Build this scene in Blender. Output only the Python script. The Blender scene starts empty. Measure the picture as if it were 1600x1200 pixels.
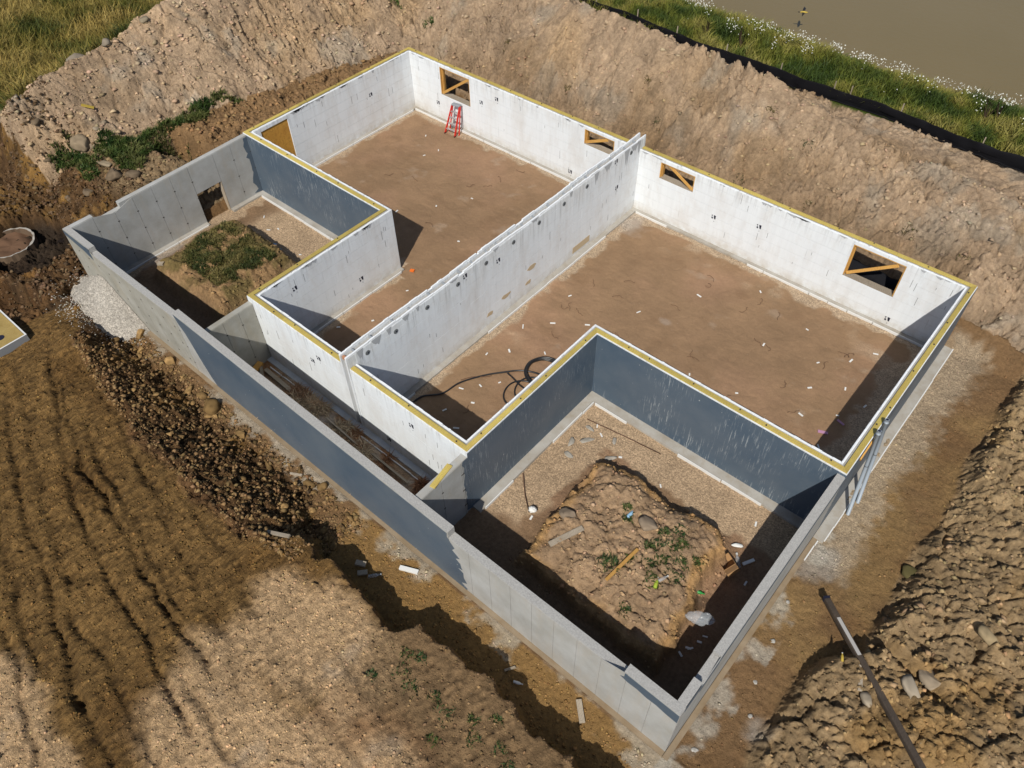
import bpy, math, random
import numpy as np
from mathutils import Matrix, Vector
random.seed(7)
RNG = np.random.default_rng(11)
S = bpy.context.scene
C = S.collection

# ------------------------------------------------------------------ camera
CAM = np.array([26.6132, -23.2475, 19.4262]); FPX = 1218.664
YAW, PITCH, ROLL = 0.730651, 0.715652, -0.026379
cd = bpy.data.cameras.new('camera'); cam = bpy.data.objects.new('camera', cd); C.objects.link(cam)
Rm = Matrix.Rotation(YAW, 4, 'Z') @ Matrix.Rotation(PITCH, 4, 'X') @ Matrix.Rotation(ROLL, 4, 'Z')
cam.matrix_world = Matrix.Translation(Vector(CAM)) @ Rm
cd.sensor_width = 36; cd.lens = FPX / 1600 * 36; cd.clip_end = 2000; cd.clip_start = 0.1
S.camera = cam
RC = np.array(Rm.to_3x3())

# ------------------------------------------------------------------ light
SUN = Vector((1.14, -2.37, 2.75)).normalized()
w = bpy.data.worlds.new('World'); S.world = w; w.use_nodes = True
nt = w.node_tree; bg = nt.nodes['Background']
sky = nt.nodes.new('ShaderNodeTexSky'); sky.sky_type = 'NISHITA'; sky.sun_disc = False
sky.sun_elevation = math.asin(SUN.z); sky.sun_rotation = math.atan2(SUN.x, SUN.y)
nt.links.new(sky.outputs[0], bg.inputs[0]); bg.inputs[1].default_value = 0.085
sd = bpy.data.lights.new('sun', 'SUN'); so = bpy.data.objects.new('sun', sd); C.objects.link(so)
sd.energy = 4.6; sd.angle = math.radians(0.5); sd.color = (1.0, 0.955, 0.88)
so.rotation_euler = SUN.to_track_quat('Z', 'Y').to_euler(); so.location = (30, -40, 60)
vs = S.view_settings; vs.view_transform = 'Standard'; vs.look = 'None'; vs.gamma = 1; vs.exposure = 0
vs.use_curve_mapping = False

# ------------------------------------------------------------------ tagging and mesh helpers
def tag(o, label=None, cat=None, group=None, kind=None):
    if label: o['label'] = label
    if cat:
        o['category'] = cat
        if not kind and o.name != 'x': o['kind'] = 'thing'
    if group: o['group'] = group
    if kind: o['kind'] = kind
    return o
def empty(name, label, cat, loc=(0, 0, 0), group=None):
    o = bpy.data.objects.new(name, None); C.objects.link(o); o.location = loc
    o.empty_display_size = .3
    return tag(o, label, cat, group)
def link(name, me, parent=None, m=None):
    o = bpy.data.objects.new(name, me); C.objects.link(o)
    if m is not None and not me.materials: me.materials.append(m)
    if parent is not None:
        o.parent = parent
        o.matrix_parent_inverse = Matrix.Translation(-parent.location)
    return o
class MB:
    def __init__(s): s.v = []; s.f = []; s.sm = False
    def prism(s, q, z0, z1):
        n = len(q); b = len(s.v); z0 = z0 if hasattr(z0, '__len__') else [z0] * n; z1 = z1 if hasattr(z1, '__len__') else [z1] * n
        a = sum(q[i][0] * q[(i + 1) % n][1] - q[(i + 1) % n][0] * q[i][1] for i in range(n))
        if a < 0: q = q[::-1]; z0 = z0[::-1]; z1 = z1[::-1]
        s.v += [(p[0], p[1], z) for p, z in zip(q, z0)] + [(p[0], p[1], z) for p, z in zip(q, z1)]
        s.f.append(tuple(b + i for i in range(n))[::-1]); s.f.append(tuple(b + n + i for i in range(n)))
        for i in range(n): j = (i + 1) % n; s.f.append((b + i, b + j, b + n + j, b + n + i))
        return s
    def box(s, x0, x1, y0, y1, z0, z1):
        return s.prism([(x0, y0), (x1, y0), (x1, y1), (x0, y1)], z0, z1)
    def obox(s, c, ax, L, W, H, up=(0, 0, 1)):
        ax = Vector(ax).normalized(); up = Vector(up); sd_ = ax.cross(up).normalized(); up = sd_.cross(ax).normalized(); c = Vector(c); b = len(s.v)
        for i in (-1, 1):
            for j in (-1, 1):
                for k in (-1, 1): s.v.append(tuple(c + ax * L / 2 * i + sd_ * W / 2 * j + up * H / 2 * k))
        for f in ((0, 1, 3, 2), (4, 6, 7, 5), (0, 4, 5, 1), (2, 3, 7, 6), (0, 2, 6, 4), (1, 5, 7, 3)): s.f.append(tuple(b + i for i in f))
        return s
    def tube(s, pts, r, n=8, caps=True, closed=False):
        pts = [Vector(p) for p in pts]; N = len(pts); b = len(s.v); rr = r if hasattr(r, '__len__') else [r] * N
        for i, p in enumerate(pts):
            if closed: t = pts[(i + 1) % N] - pts[i - 1]
            else: t = pts[min(i + 1, N - 1)] - pts[max(i - 1, 0)]
            t.normalize(); u = t.cross(Vector((0, 0, 1)))
            if u.length < .05: u = t.cross(Vector((1, 0, 0)))
            u.normalize(); v = t.cross(u)
            for k in range(n):
                a = 2 * math.pi * k / n; s.v.append(tuple(p + (u * math.cos(a) + v * math.sin(a)) * rr[i]))
        for i in range(N if closed else N - 1):
            j = (i + 1) % N
            for k in range(n): l = (k + 1) % n; s.f.append((b + i * n + k, b + i * n + l, b + j * n + l, b + j * n + k))
        if caps and not closed: s.f.append(tuple(b + k for k in range(n))); s.f.append(tuple(b + (N - 1) * n + k for k in range(n))[::-1])
        s.sm = True
        return s
    def mesh(s, name='m'):
        me = bpy.data.meshes.new(name); me.from_pydata(s.v, [], s.f); me.update()
        if s.sm:
            for p in me.polygons: p.use_smooth = len(p.vertices) == 4
        return me
    def build(s, name, m, parent=None, bevel=0):
        o = link(name, s.mesh(name), parent, m)
        if bevel:
            b = o.modifiers.new('b', 'BEVEL'); b.width = bevel; b.segments = 1; b.limit_method = 'ANGLE'
        return o
def np_mesh(name, V, F, col=None, smooth=False, extra=None):
    """V (n,3), F (m,k) all same size"""
    me = bpy.data.meshes.new(name); k = F.shape[1]
    me.vertices.add(len(V)); me.vertices.foreach_set('co', np.ascontiguousarray(V, dtype=np.float32).ravel())
    me.loops.add(F.size); me.loops.foreach_set('vertex_index', np.ascontiguousarray(F, dtype=np.int32).ravel())
    me.polygons.add(len(F)); me.polygons.foreach_set('loop_start', np.arange(0, F.size, k, dtype=np.int32))
    if smooth: me.polygons.foreach_set('use_smooth', np.ones(len(F), dtype=bool))
    me.update(calc_edges=True)
    if col is not None:
        a = me.color_attributes.new('Col', 'FLOAT_COLOR', 'POINT')
        cc = np.ones((len(V), 4), np.float32); cc[:, :3] = col
        if extra is not None: cc[:, 3] = extra
        a.data.foreach_set('color', cc.ravel())
    return me

# ------------------------------------------------------------------ numpy noise
def _h(ix, iy, seed):
    ix = ix.astype(np.uint32); iy = iy.astype(np.uint32)
    h = ix * np.uint32(374761393) + iy * np.uint32(668265263) + np.uint32((seed * 2246822519) & 0xffffffff)
    h = (h ^ (h >> np.uint32(13))) * np.uint32(1274126177)
    h = h ^ (h >> np.uint32(16))
    return (h & np.uint32(0xffffff)).astype(np.float32) / np.float32(16777216.0)
def vn(x, y, seed=0):
    xf = np.floor(x); yf = np.floor(y); ix = xf.astype(np.int64); iy = yf.astype(np.int64)
    u = (x - xf).astype(np.float32); v = (y - yf).astype(np.float32); u = u * u * (3 - 2 * u); v = v * v * (3 - 2 * v)
    a = _h(ix, iy, seed); b = _h(ix + 1, iy, seed); c = _h(ix, iy + 1, seed); d = _h(ix + 1, iy + 1, seed)
    return (a + (b - a) * u) * (1 - v) + (c + (d - c) * u) * v
def fbm(x, y, s, o=4, seed=0, g=.5):
    r = 0; a = 1; t = 0; c, sn = math.cos(.6), math.sin(.6)
    x = x / s; y = y / s
    for i in range(o):
        r = r + a * vn(x, y, seed + i * 17); t += a; a *= g
        x, y = (x * c - y * sn) * 2.03 + 3.1, (x * sn + y * c) * 2.03 + 1.7
    return r / t * 2 - 1        # about -1..1
def worley(x, y, s, seed=0):
    x = x / s; y = y / s
    xf = np.floor(x); yf = np.floor(y); ix = xf.astype(np.int64); iy = yf.astype(np.int64)
    f1 = np.full(x.shape, 9., np.float32); f2 = f1.copy(); idr = np.zeros(x.shape, np.float32)
    for di in (-1, 0, 1):
        for dj in (-1, 0, 1):
            px = ix + di + _h(ix + di, iy + dj, seed) - x; py = iy + dj + _h(ix + di, iy + dj, seed + 5) - y
            d = np.sqrt(px * px + py * py).astype(np.float32)
            n = d < f1
            f2 = np.where(n, f1, np.minimum(f2, d)); idr = np.where(n, _h(ix + di, iy + dj, seed + 9), idr); f1 = np.where(n, d, f1)
    return f1, f2, idr
def facet(x, y, s, seed, tilt=.9, lev=.8, crack=.5, cw=.07):
    """broken clod relief: every cell is a tilted plate at its own level, with a crevice round it"""
    x = x / s; y = y / s
    xf = np.floor(x); yf = np.floor(y); ix = xf.astype(np.int64); iy = yf.astype(np.int64)
    f1 = np.full(x.shape, 9., np.float32); f2 = f1.copy(); hh = np.zeros(x.shape, np.float32); idr = hh.copy()
    for di in (-1, 0, 1):
        for dj in (-1, 0, 1):
            a = _h(ix + di, iy + dj, seed); b = _h(ix + di, iy + dj, seed + 5)
            px = (ix + di + a - x).astype(np.float32); py = (iy + dj + b - y).astype(np.float32)
            d = np.sqrt(px * px + py * py); n = d < f1; c = _h(ix + di, iy + dj, seed + 9)
            t1 = a * 7.13 % 1 - .5; t2 = b * 5.71 % 1 - .5
            hh = np.where(n, (c - .5) * lev + (px * t1 + py * t2) * 2 * tilt, hh); f2 = np.where(n, f1, np.minimum(f2, d)); idr = np.where(n, c, idr); f1 = np.where(n, d, f1)
    return hh - crack * np.exp(-((f2 - f1) / cw) ** 2), idr
def ss(a, b, x):
    t = np.clip((x - a) / (b - a), 0, 1); return t * t * (3 - 2 * t)
def boxd(x, y, x0, x1, y0, y1):      # signed distance (negative inside)
    dx = np.maximum(x0 - x, x - x1); dy = np.maximum(y0 - y, y - y1)
    return np.where((dx > 0) & (dy > 0), np.hypot(np.maximum(dx, 0), np.maximum(dy, 0)), np.maximum(dx, dy))

L, YC, XE, YD, XI, YH, YF = 25.5, -9.27, 17.575, -15.02, 8.02, -9.25, -17.013
RUTS = [((3.5, -20.3), (9.9, -22.6), .14), ((9.9, -22.6), (17.1, -23.9), .12), ((8.5, -21.7), (16.5, -22.9), .15), ((11.2, -20.8), (17.6, -22.7), .09),
        ((4.5, -22.2), (15, -25.3), .13), ((12.2, -20.3), (16.8, -21.3), .07), ((2.5, -19.9), (8.5, -21.7), .1), ((6, -19.9), (11.2, -20.8), .06), ((6.0, -24.0), (16, -26.6), .09),
        ((16.5, -23.4), (24, -24.4), .07), ((17.0, -21.6), (24, -22.2), .05), ((3.0, -21.2), (12, -23.9), .07), ((7.2, -21.0), (14.5, -22.3), .08), ((5, -23.1), (13.5, -25.6), .08), ((9.5, -20.5), (15.5, -21.9), .06), ((12.5, -24.2), (19, -25.0), .07), ((18.5, -20.6), (22.5, -21.4), .05), ((14.5, -25.2), (20, -25.7), .08)]
CRX = [-14, -4, 0, 5, 9, 12.5, 14, 17, 19, 22, 24, 25.5, 30, 40]; CRZ = [5.2, 5.6, 5.2, 4.7, 4.82, 4.6, 4.62, 4.18, 3.62, 3.15, 3.35, 2.95, 2.8, 2.6]
CLY = [-24, -16.6, -15, -12.7, -9, -6.5, 0, 12]; CLZ = [1.4, 2.6, 3.6, 4.2, 4.6, 5.0, 5.6, 5.6]

def terrain(x, y, detail=True):
    """height, colour, gravel mask and region id at plan points"""
    x = np.asarray(x, np.float64); y = np.asarray(y, np.float64)
    wx = x + .35 * fbm(x, y, 1.6, 3, 3); wy = y + .35 * fbm(x, y, 1.6, 3, 8)
    n1 = fbm(x, y, 5, 3, 21); n2 = fbm(x, y, 1.3, 4, 33); n3 = fbm(x, y, .45, 3, 41)
    # back profile
    yb = wy
    cz = np.interp(x, CRX, CRZ) + .16 * fbm(x, y * 0, .8, 3, 50) + .12 * n2
    cy = np.interp(x, [-10, 3, 6, 30], [7.5, 6, 4.5, 4.5])
    t = np.clip((yb - 2.0) / (cy - 2.0), 0, 1)
    hb = np.where(y > cy, cz - (y - cy) * .85, 1.9 + (cz - 1.9) * (t ** .85))
    hb = np.where(y > cy, np.maximum(hb, 1.95 + .1 * n1), hb)
    hb = np.where(yb < 2.0, .45 + 1.45 * ss(.8, 2.0, yb), hb)
    hb = hb * ss(-.2, .1, y) - 3 * (1 - ss(-.25, .1, y))
    er = ss(25.3, 26.5, x)                      # past the right corner the slope starts gently
    hb2 = np.where(y < cy, -.3 + (cz + .3) * np.clip((wy + .6) / (cy + .6), 0, 1) ** 1.1, hb)
    hb = np.where(y > -.9, hb * (1 - er) + hb2 * er, hb)
    # left profile
    u = -wx; cl = np.interp(y, CLY, CLZ) + .2 * fbm(x * 0, y, 1.1, 3, 60) + .1 * n2
    ux = 7.6
    foot = np.interp(y, [-16, -13, -10, -7, -2, 1], [6.2, 5.6, 4.6, 3.6, 2.4, 1.3])
    verge = np.interp(y, [-17.5, -15.2, -13.5, -11, -5, 0], [.6, .9, 1.7, 1.95, 2.0, 2.0]) + .15 * n2
    tl = np.clip((u - foot) / (ux - foot), 0, 1)
    hl = verge + (cl - verge) * tl ** .95
    hl = np.where(u > ux, np.maximum(cl - (u - ux) * .8, 2.0 + .15 * n1), hl)
    hl = np.where(u < 1.3, .2 + (verge - .2) * ss(.55, 1.15, u), hl)
    tr = (1 - ss(-.25, .1, np.abs(wy + 10.75) - .62)) * (1 - ss(3.4, 4.0, u))     # service trench
    hl = hl - (hl - .3) * tr
    hl = np.where(x > -.05, -3, hl)
    sf = ss(-15.9, -14.7, y + .3 * n1)
    # low front ground
    up = np.interp(x, [-12, -1, 3, 7, 14, 40], [.7, .45, .85, 1.1, 1.2, 1.2]) + .08 * n1
    ey = np.interp(x, [-3, 2, 5, 9, 13.6, 15.2, 17.5, 18.3, 18.9, 19.4, 20.5, 24, 30], [-18.0, -18.4, -19.4, -19.9, -19.9, -19.3, -19.1, -19.45, -19.7, -18.9, -18.7, -19.0, -19.1]) + .2 * fbm(x, x * 0, 1.1, 4, 71) + .24 * fbm(x, y * .6, .4, 4, 72)
    sw = np.interp(x, [0, 3, 6, 13.5, 15.5, 40], [.7, .8, 1.5, 1.9, .28, .22])
    tf = np.clip((ey + sw - y) / sw, 0, 1)
    lo = .03 * n1
    hf = lo + (up - lo) * np.where(sw < .5, ss(0, 1, tf), tf ** .8)
    hf = np.where(x < 0, np.where(y > -18.6, .5 + .25 * n2, hf), hf)
    hf = np.where(y > -17.2, np.where(x > 0, 0, .5 + .25 * n2), hf)
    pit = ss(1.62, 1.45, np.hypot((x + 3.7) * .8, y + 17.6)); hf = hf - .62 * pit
    pit2 = ss(1.6, 1.2, np.hypot((x + .6) * .8, (y + 19.75) * 1.5)); hf = hf - .9 * pit2 * (x < .2)
    mound = ss(0, 1, 1 - np.hypot((x - 3.3) / 2.2, (y + 19.2) / 1.0)); hf = hf + .3 * mound
    # right profile
    ex = np.interp(y, [-30, -15, -12.6, -12, -10, -5, 3], [26.9, 27.05, 27.1, 27.8, 27.95, 27.9, 28.1]) + .3 * fbm(y, y * 0, 1.4, 4, 81)
    rz = .62 + .38 * ss(ex, ex + 3.5, x) + .32 * fbm(x, y, 2.2, 3, 85) + .1 * n2
    rz = rz - .55 * (1 - ss(0, .35, np.abs((y + 11.85) + .35 * (x - 29)) + .1 * n2)) * ss(27.5, 28.2, x) * (1 - ss(29.2, 30.2, x))
    hr = rz * ss(ex - .1, ex + .3 + .5 * ss(-.2, .5, n1), x) * np.where(y < -16.2, ss(-21, -16.5, y) * .5 + .5, 1)
    H = hf.copy()
    right = x > L
    H = np.where(right & (y > -18.2), np.maximum(hr, 0), H)
    H = np.where(right & (y <= -18.2), np.maximum(hr, hf * (1 - ss(25.8, 27, x)) ), H)
    H = np.where((x < 0), np.maximum(H, hl * sf + H * (1 - sf)), H)
    H = np.where(y > -.9, np.maximum(H, hb), H)
    H = np.where((x < 0) & (y > -3), np.maximum(hl * (x < -.05), hb), H)
    # pond bank
    H = np.where(y > 9.0, np.minimum(H, 2.0 - 1.0 * ss(11.5, 15.2, y) - 1.2 * ss(14.6, 18, y)) + .08 * n2 * ss(9, 10, y), H)
    ins = (x > 0.05) & (x < L - .05) & (y < -.05) & (y > YF + .05)
    H = np.where(ins, .012 * n2 + .006 * n3, H)
    # islands of undug soil inside the garages
    d1 = boxd(x + .2 * n2, y + .2 * n2, 2.0, 5.5, -14.95, -11.75) ; i1 = ss(.55, -.1, d1) * ins
    w1 = ss(1.0, 0, boxd(wx, wy, 1.2, 4.8, -14.7, -12.0)) * ins
    d2 = np.maximum(boxd(x + .32 * n1 + .26 * n2 + .14 * n3, y + .3 * n1 - .22 * n2 + .14 * n3, 19.6, 24.1, -15.7, -11.45), np.maximum((-(x - 19.75) + (y + 11.6)) * .7, ((x - 24.1) + (y + 12.0)) * .7)) - .25 * ss(0, 1, (x - 22) / 3) * 0; i2 = (.55 * ss(.10, -.08, d2) + .3 * ss(.05, -.7, d2) + .15 * ss(.45, -.1, d2)) * ins
    nk = ss(.32, .18, np.abs(x - 20.5 - .25 * n1) ) * 0
    H = H + i1 * .72 + w1 * .25 + i2 * (.98 + .1 * n1 + .12 * n2)
    tf2 = ss(-.25, .25, fbm(x, y, .35, 3, 190))
    # ---------------- region masks
    R_spoil = ((y > 1.0 + .2 * n2) | ((x < -foot + .25) & (y > -15.1 + .3 * n1 + .5 * n2))) * 1.0
    isf = (y > 9.0) * 1.0
    field = ss(-8.9, -10.2, x + .5 * n2) * ss(-14.6, -14.0, y + .4 * n2)
    R_right = ss(-.1, .15, x - ex) * (x > L) * (y < 1.5)
    leftlow = (x < -.05) * (1 - ((x < -foot + .25) & (y > -15.1 + .3 * n1 + .5 * n2))) * (y < 1) * 1.0
    rub = (x > 3.2) * (y < -17.4) * ss(.35, -.15, np.abs(y - (ey + sw * .5)) - sw * .62 - .25 * n2) * (1 - ss(14.3, 15.6, x))
    rub = np.maximum(rub, leftlow * ss(-13.2, -14.5, y + .5 * n2)); rub = np.maximum(rub, ((x <= 3.2) & (y < -17.1) & (y > -18.4 + .3 * n2)) * 1.0)
    rub = np.maximum(rub, (x < 1.0) * (y <= -18.0) * ss(-21, -19.5, y) * .8)
    upl = (y < ey) * (x < 27) * 1.0
    # ---------------- colour
    col = np.empty(x.shape + (3,)); mix = lambda c, m: col.__setitem__(slice(None), col * (1 - m[..., None]) + np.asarray(c) * m[..., None])
    col[:] = (.175, .112, .064)
    m = ss(-.3, .5, n1 + .4 * n3)
    mix((.14, .085, .045), m)
    floor = ins * 1.0
    mix((.225, .158, .103), floor)
    mix((.29, .195, .135), floor * ss(-.2, .7, fbm(x, y, 2.2, 4, 90)) * .7); mix((.185, .125, .08), floor * ss(.2, .6, fbm(x, y, 1.0, 5, 92)) * .5); mix((.32, .26, .20), floor * ss(.45, .75, fbm(x, y, .7, 4, 93)) * .45)
    sp = (.325, .243, .172)
    mix(sp, R_spoil); mix((.36, .255, .16), R_spoil * ss(.1, .6, fbm(x, y, 3, 3, 101)) * .7)
    mix((.255, .19, .135), R_spoil * ss(.15, .6, fbm(x, y, 1.6, 4, 105)) * .6)
    mix((.37, .29, .205), R_spoil * ss(.3, .7, fbm(x, y, 2.0, 4, 107)) * .5)
    mix((.30, .27, .225), R_spoil * ss(.15, .5, fbm(x, y, 1.1, 5, 108)) * .45); mix((.24, .165, .10), R_spoil * ss(.2, .55, fbm(x * .6, y, 2.4, 5, 109)) * .55)
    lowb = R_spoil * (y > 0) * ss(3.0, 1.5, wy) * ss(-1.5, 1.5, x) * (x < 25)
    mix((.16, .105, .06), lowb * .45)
    mix((.185, .135, .085), leftlow * 1.0)
    mix((.21, .125, .065), (leftlow * (y > -10.5) * 1.0) * .6)
    mix((.075, .045, .024), rub); mix((.15, .09, .038), rub * ss(-19.6, -18, y) *  ss(0, .6, fbm(x, y, .8, 3, 111)))
    mix((.27, .20, .125), R_right); mix((.28, .18, .085), R_right * ss(.05, .5, fbm(x, y, 1.7, 4, 115)) * .8)
    mix((.15, .105, .065), R_right * ss(-5.5, -8, y) * .25)
    tk = upl * (x < 19)
    mix((.135, .088, .040), tk * (1 - ss(.0, 1, rub)))
    mix((.098, .060, .026), tk * (1 - rub) * ss(-.1, .6, fbm(x, y, 2.2, 4, 120)) * .8)
    sand = ss(-.2, .35, .9 * fbm(x, y, 2.4, 4, 131) + np.maximum(1.0 - np.hypot((x - 18.0) / 2.4, (y + 21.0) / 1.9), 1.1 - np.hypot((x - 19.5) / 4.0, (y + 23.3) / 2.0)) * 1.3) * upl * (x > 13)
    sand = np.maximum(sand, upl * ss(.1, .5, .8 * fbm(x, y, 1.6, 4, 133) + 1.2 - np.hypot((x - 14.5) / 3.0, (y + 26.8) / 1.3)))
    mix((.385, .286, .180), sand * .85)
    mix((.32, .295, .25), sand * ss(.3, .7, fbm(x, y, 1.1, 4, 135)) * .5)
    wd = upl * ss(18.4, 19.4, x + .5 * n2) * ss(-21.5, -20.5, y + .5 * n2); mix((.145, .105, .062), wd * .8)
    mix((.23, .145, .065), ((y < -17.2) & (y > ey + .1) & (x > 15)) * .7)
    mix((.24, .165, .085), ((x > L) & (x < ex)) * ss(-.2, .3, n1 + .5 * n2) * .6)
    mix((.05, .07, .015), isf); mix((.05, .06, .02), field * (1 - isf))
    # island soil
    mix((.265, .195, .13), np.maximum(i1, i2)); mix((.30, .19, .085), np.maximum(i2, i1 * .5) * ss(.1, .6, ss(-.5, .15, d2) * 1.1 + .35 * n2) * .8)
    mix((.08, .075, .03), i1 * ss(-.3, .2, n3 + .4 * n2) * .7)
    # gravel mask
    gr = np.zeros(x.shape)
    def strip(d, wdt): return ss(wdt + .1, wdt - .08, d + .38 * n2 + .25 * n3)
    inl = ins & (x < 12.6) & (((y > YH) & (x > .2)) | ((x > XI) & (y > YD)))
    inr = ins & (x > 12.9) & (((y > YC)) | ((x < XE) & (y > YD)))
    dl = np.minimum.reduce([np.abs(y + .29), np.abs(x - .29) + 5 * (y < YH), np.abs(x - 12.62) , np.abs(x - XI - .29) + 5 * (y > YH), np.abs(y - YH - .29) + 5 * (x > XI + .3), np.abs(y - YD - .29)])
    dr = np.minimum.reduce([np.abs(y + .29), np.abs(x - 12.93), np.abs(x - L + .29) * .62, np.abs(x - XE + .29) + 5 * (y > YC), np.abs(y - YC - .29) + 5 * (x < XE - .3), np.abs(y - YD - .29)])
    gr = np.maximum(gr, strip(dl, .42) * inl); gr = np.maximum(gr, strip(dr, .50) * inr)
    g1 = (x < XI) & (y < YH) & ins; g2 = (x > XE) & (y < YC) & ins; cy_ = ins & (x > XI + .2) & (x < XE - .2) & (y < YD)
    gr = np.maximum(gr, ss(-12.0, -11.3, wy + .4 * ss(2, 6, x)) * g1 * ss(1.2, 2.2, x + .5 * n2) * (1 - i1)); gr = np.maximum(gr, strip(np.abs(x - .2), .55) * g1)
    gr = np.maximum(gr, strip(np.abs(y - YC), 1.7) * g2 * (1 - i2)); gr = np.maximum(gr, strip(np.abs(x - XE), 1.6) * g2 * (1 - i2) * ss(-14.8, -14, y + n2))
    gr = np.maximum(gr, ss(.38, -.32, boxd(wx + .3 * n2, wy + .3 * n2, 25.5, 26.6, -10.4, .3) + .35 * fbm(x, y, .22, 3, 146)) * (x > L) * .85)
    gr = np.maximum(gr, .8 * cy_ * ss(-.35, .3, fbm(x, y, .9, 3, 140)))
    gr = np.maximum(gr, ss(.2, .6, fbm(x, y, .9, 4, 142)) * inr * ss(1.7, .6, dr) * .6)
    mix((.375, .30, .215), gr * .9)
    mix((.36, .21, .12), cy_ * (1 - gr) * .8); mix((.55, .52, .46), cy_ * ss(.05, .45, fbm(x, y, .6, 4, 141)) * .6)  # courtyard colours lightened to stand in for missing fill light
    sandg = sand
    mix((.028, .020, .014), pit * (y < -15.5) * (x < 0)); mix((.05, .035, .022), (x < 1.5) * (x > -3.5) * (y < -18.2) * ss(.0, .4, fbm(x, y, .9, 3, 145)) * .7)  # first mix paints the pit's shade into its soil colour
    dust = ((x > L) & (x < 27.4)) * ss(.25, .7, 1.15 - np.hypot((x - 26.0) / .8, (y + 10.3) / 1.0) + .4 * n3) * .7
    dust = np.maximum(dust, (x > 25.6) * ss(.2, .7, 1.0 - np.hypot((x - 26.9) / .6, (y + 15.3) / .6) + .5 * n3) * .7)
    dust = np.maximum(dust, inr * ss(.2, .8, 1.1 - np.hypot((x - 13.5) / .9, (y + 1.2) / 1.0) + .4 * n3) * .8)
    dust = np.maximum(dust, g1 * ss(.2, .8, 1.1 - np.hypot((x - .7) / .5, (y + 14.3) / 1.6) + .4 * n3) * .8)
    dust = np.maximum(dust, inr * ss(.35, .8, .9 - np.hypot((x - 17.6) / .7, (y + 5.0) / .35) + .4 * n3) * .4)
    mix((.33, .31, .28), dust * .8)
    fd = ((y < YF) & (y > YF - .75) & (x > 2)) * ss(.1, .5, fbm(x, y, .5, 5, 150) + .35 * ss(YF - .6, YF - .1, y)); mix((.36, .32, .26), fd * .7)
    fd = ((x > L) & (x < L + .8) & (y < -9)) * ss(.1, .5, fbm(x, y, .5, 5, 151) + .3 * ss(L + .7, L + .2, x)); mix((.38, .35, .30), fd * .7)
    reg = np.zeros(x.shape, np.int32)
    reg[(R_spoil > .5)] = 1; reg[R_right > .5] = 2; reg[inl | inr] = 3; reg[g1 | g2 | cy_] = 4; reg[(i1 > .5) | (i2 > .5)] = 5; reg[y > 9] = 6
    reg[(field > .5) & (y <= 9)] = 7; reg[(reg == 0) & (tk > .5) & (x > 0) & (rub < .5)] = 8
    if detail:
        fw_ = .12 * fbm(x, y, .5, 2, 199); gw = .05 * fbm(x, y, .2, 2, 198)
        big, c1 = facet(wx + fw_, wy, 1.2, 200, .8, .7, .9, .05); big = big * .20
        med, c2 = facet(wx + fw_ + gw, wy * .85 - fw_, .45, 210, .8, .8, .8, .06); med = med * .135
        sml, c3 = facet(x + gw, y - gw, .19, 220, 1.1, .9, .5, .12); sml = sml * .085
        tin, c4 = facet(x - gw, y + gw, .10, 225, .8, .9, 0, .1); sml = sml + tin * .038
        rg = ss(-.35, .35, fbm(x, y, 2.4, 3, 230))
        edge_w = ss(.0, .35, y - .6) * (y > 0) + (x < -.6) + (x > L + .3) + (y < YF - .5) > 0
        rough = R_spoil * (1 - isf) * (1 - field * .8)
        gl = np.where(y > 0, fbm(x + .3 * n2, y * .35, .8, 4, 330), fbm(x * .35, y + .3 * n2, .8, 4, 331)); bk = fbm(x, y, 2.6, 4, 333)
        H = H + rough * (.16 * gl + .22 * bk * ss(1.5, 3, np.where(y > 0, y, -x)))
        col *= (1 + (rough * (.13 * bk))[..., None])
        D = rough * (big * .8 + med * (.2 + 1.15 * rg) + sml * (.35 + 1.15 * rg) + .05 * n2)
        D = D + R_right * (big * .9 + med * 1.0 + sml * 1.0 + .05 * n2)
        D = D + np.clip(rub, 0, 1) * (med * 1.1 + sml * 1.5)
        D = D + leftlow * (1 - np.clip(rub, 0, 1)) * (big * .8 + med * 1.1 + sml * .9)
        isl = np.maximum(i1, i2); D = D + isl * (big * .5 + med * .8 + sml * .45)
        # vertical cut faces: ribs
        D = D + lowb * .10 * fbm(x, y, .25, 3, 240)
        # tracked ground
        flat = (1 - np.clip(rub, 0, 1)) * upl * (x < 27)
        tdx, tdy = .958, -.287; ts = x * tdx + y * tdy; tq = -x * tdy + y * tdx
        strk = fbm(ts + .12 * n3, tq * .22 + .2 * n2, .085, 3, 300); cr = ss(.15, .6, fbm(x, y, .35, 4, 310) + .25 * n2)
        D = D + flat * (.025 * n3 + sml * (.25 + .55 * cr) + .02 * n2 + (.034 * strk) * (1 - sand * .85))
        G = np.zeros(x.shape); RM = np.zeros(x.shape)
        for (a, b, dep) in RUTS:
            ax, ay = a; bx, by = b; ln = math.hypot(bx - ax, by - ay); tx, ty = (bx - ax) / ln, (by - ay) / ln
            s_ = (x - ax) * tx + (y - ay) * ty; q = -(x - ax) * ty + (wy * .8 + y * .2 + .08 * n3 + .06 * n2 - ay) * tx
            along = ss(-.5, .3, s_) * ss(ln + .5, ln - .3, s_)
            D = D - flat * along * dep * .6 * (np.exp(-(q / .08) ** 2) * (.55 + .6 * rg + .4 * cr) - .35 * np.exp(-((q - .2) / .12) ** 2) - .15 * np.exp(-((q + .22) / .12) ** 2)) * (.5 + .9 * rg)
            RM = np.maximum(RM, along * np.exp(-(q / .15) ** 2) * (.9 + .2 * cr)); gm = along * ss(1.0, .5, np.abs(q)); G = np.maximum(G, gm * (.5 + .5 * np.sin(s_ * 2 * math.pi / .16 + 2 * n2 + q * 1.5)))
        D = D + flat * G * .026 * ss(-.3, .3, fbm(x, y, 1.2, 3, 250))
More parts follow.
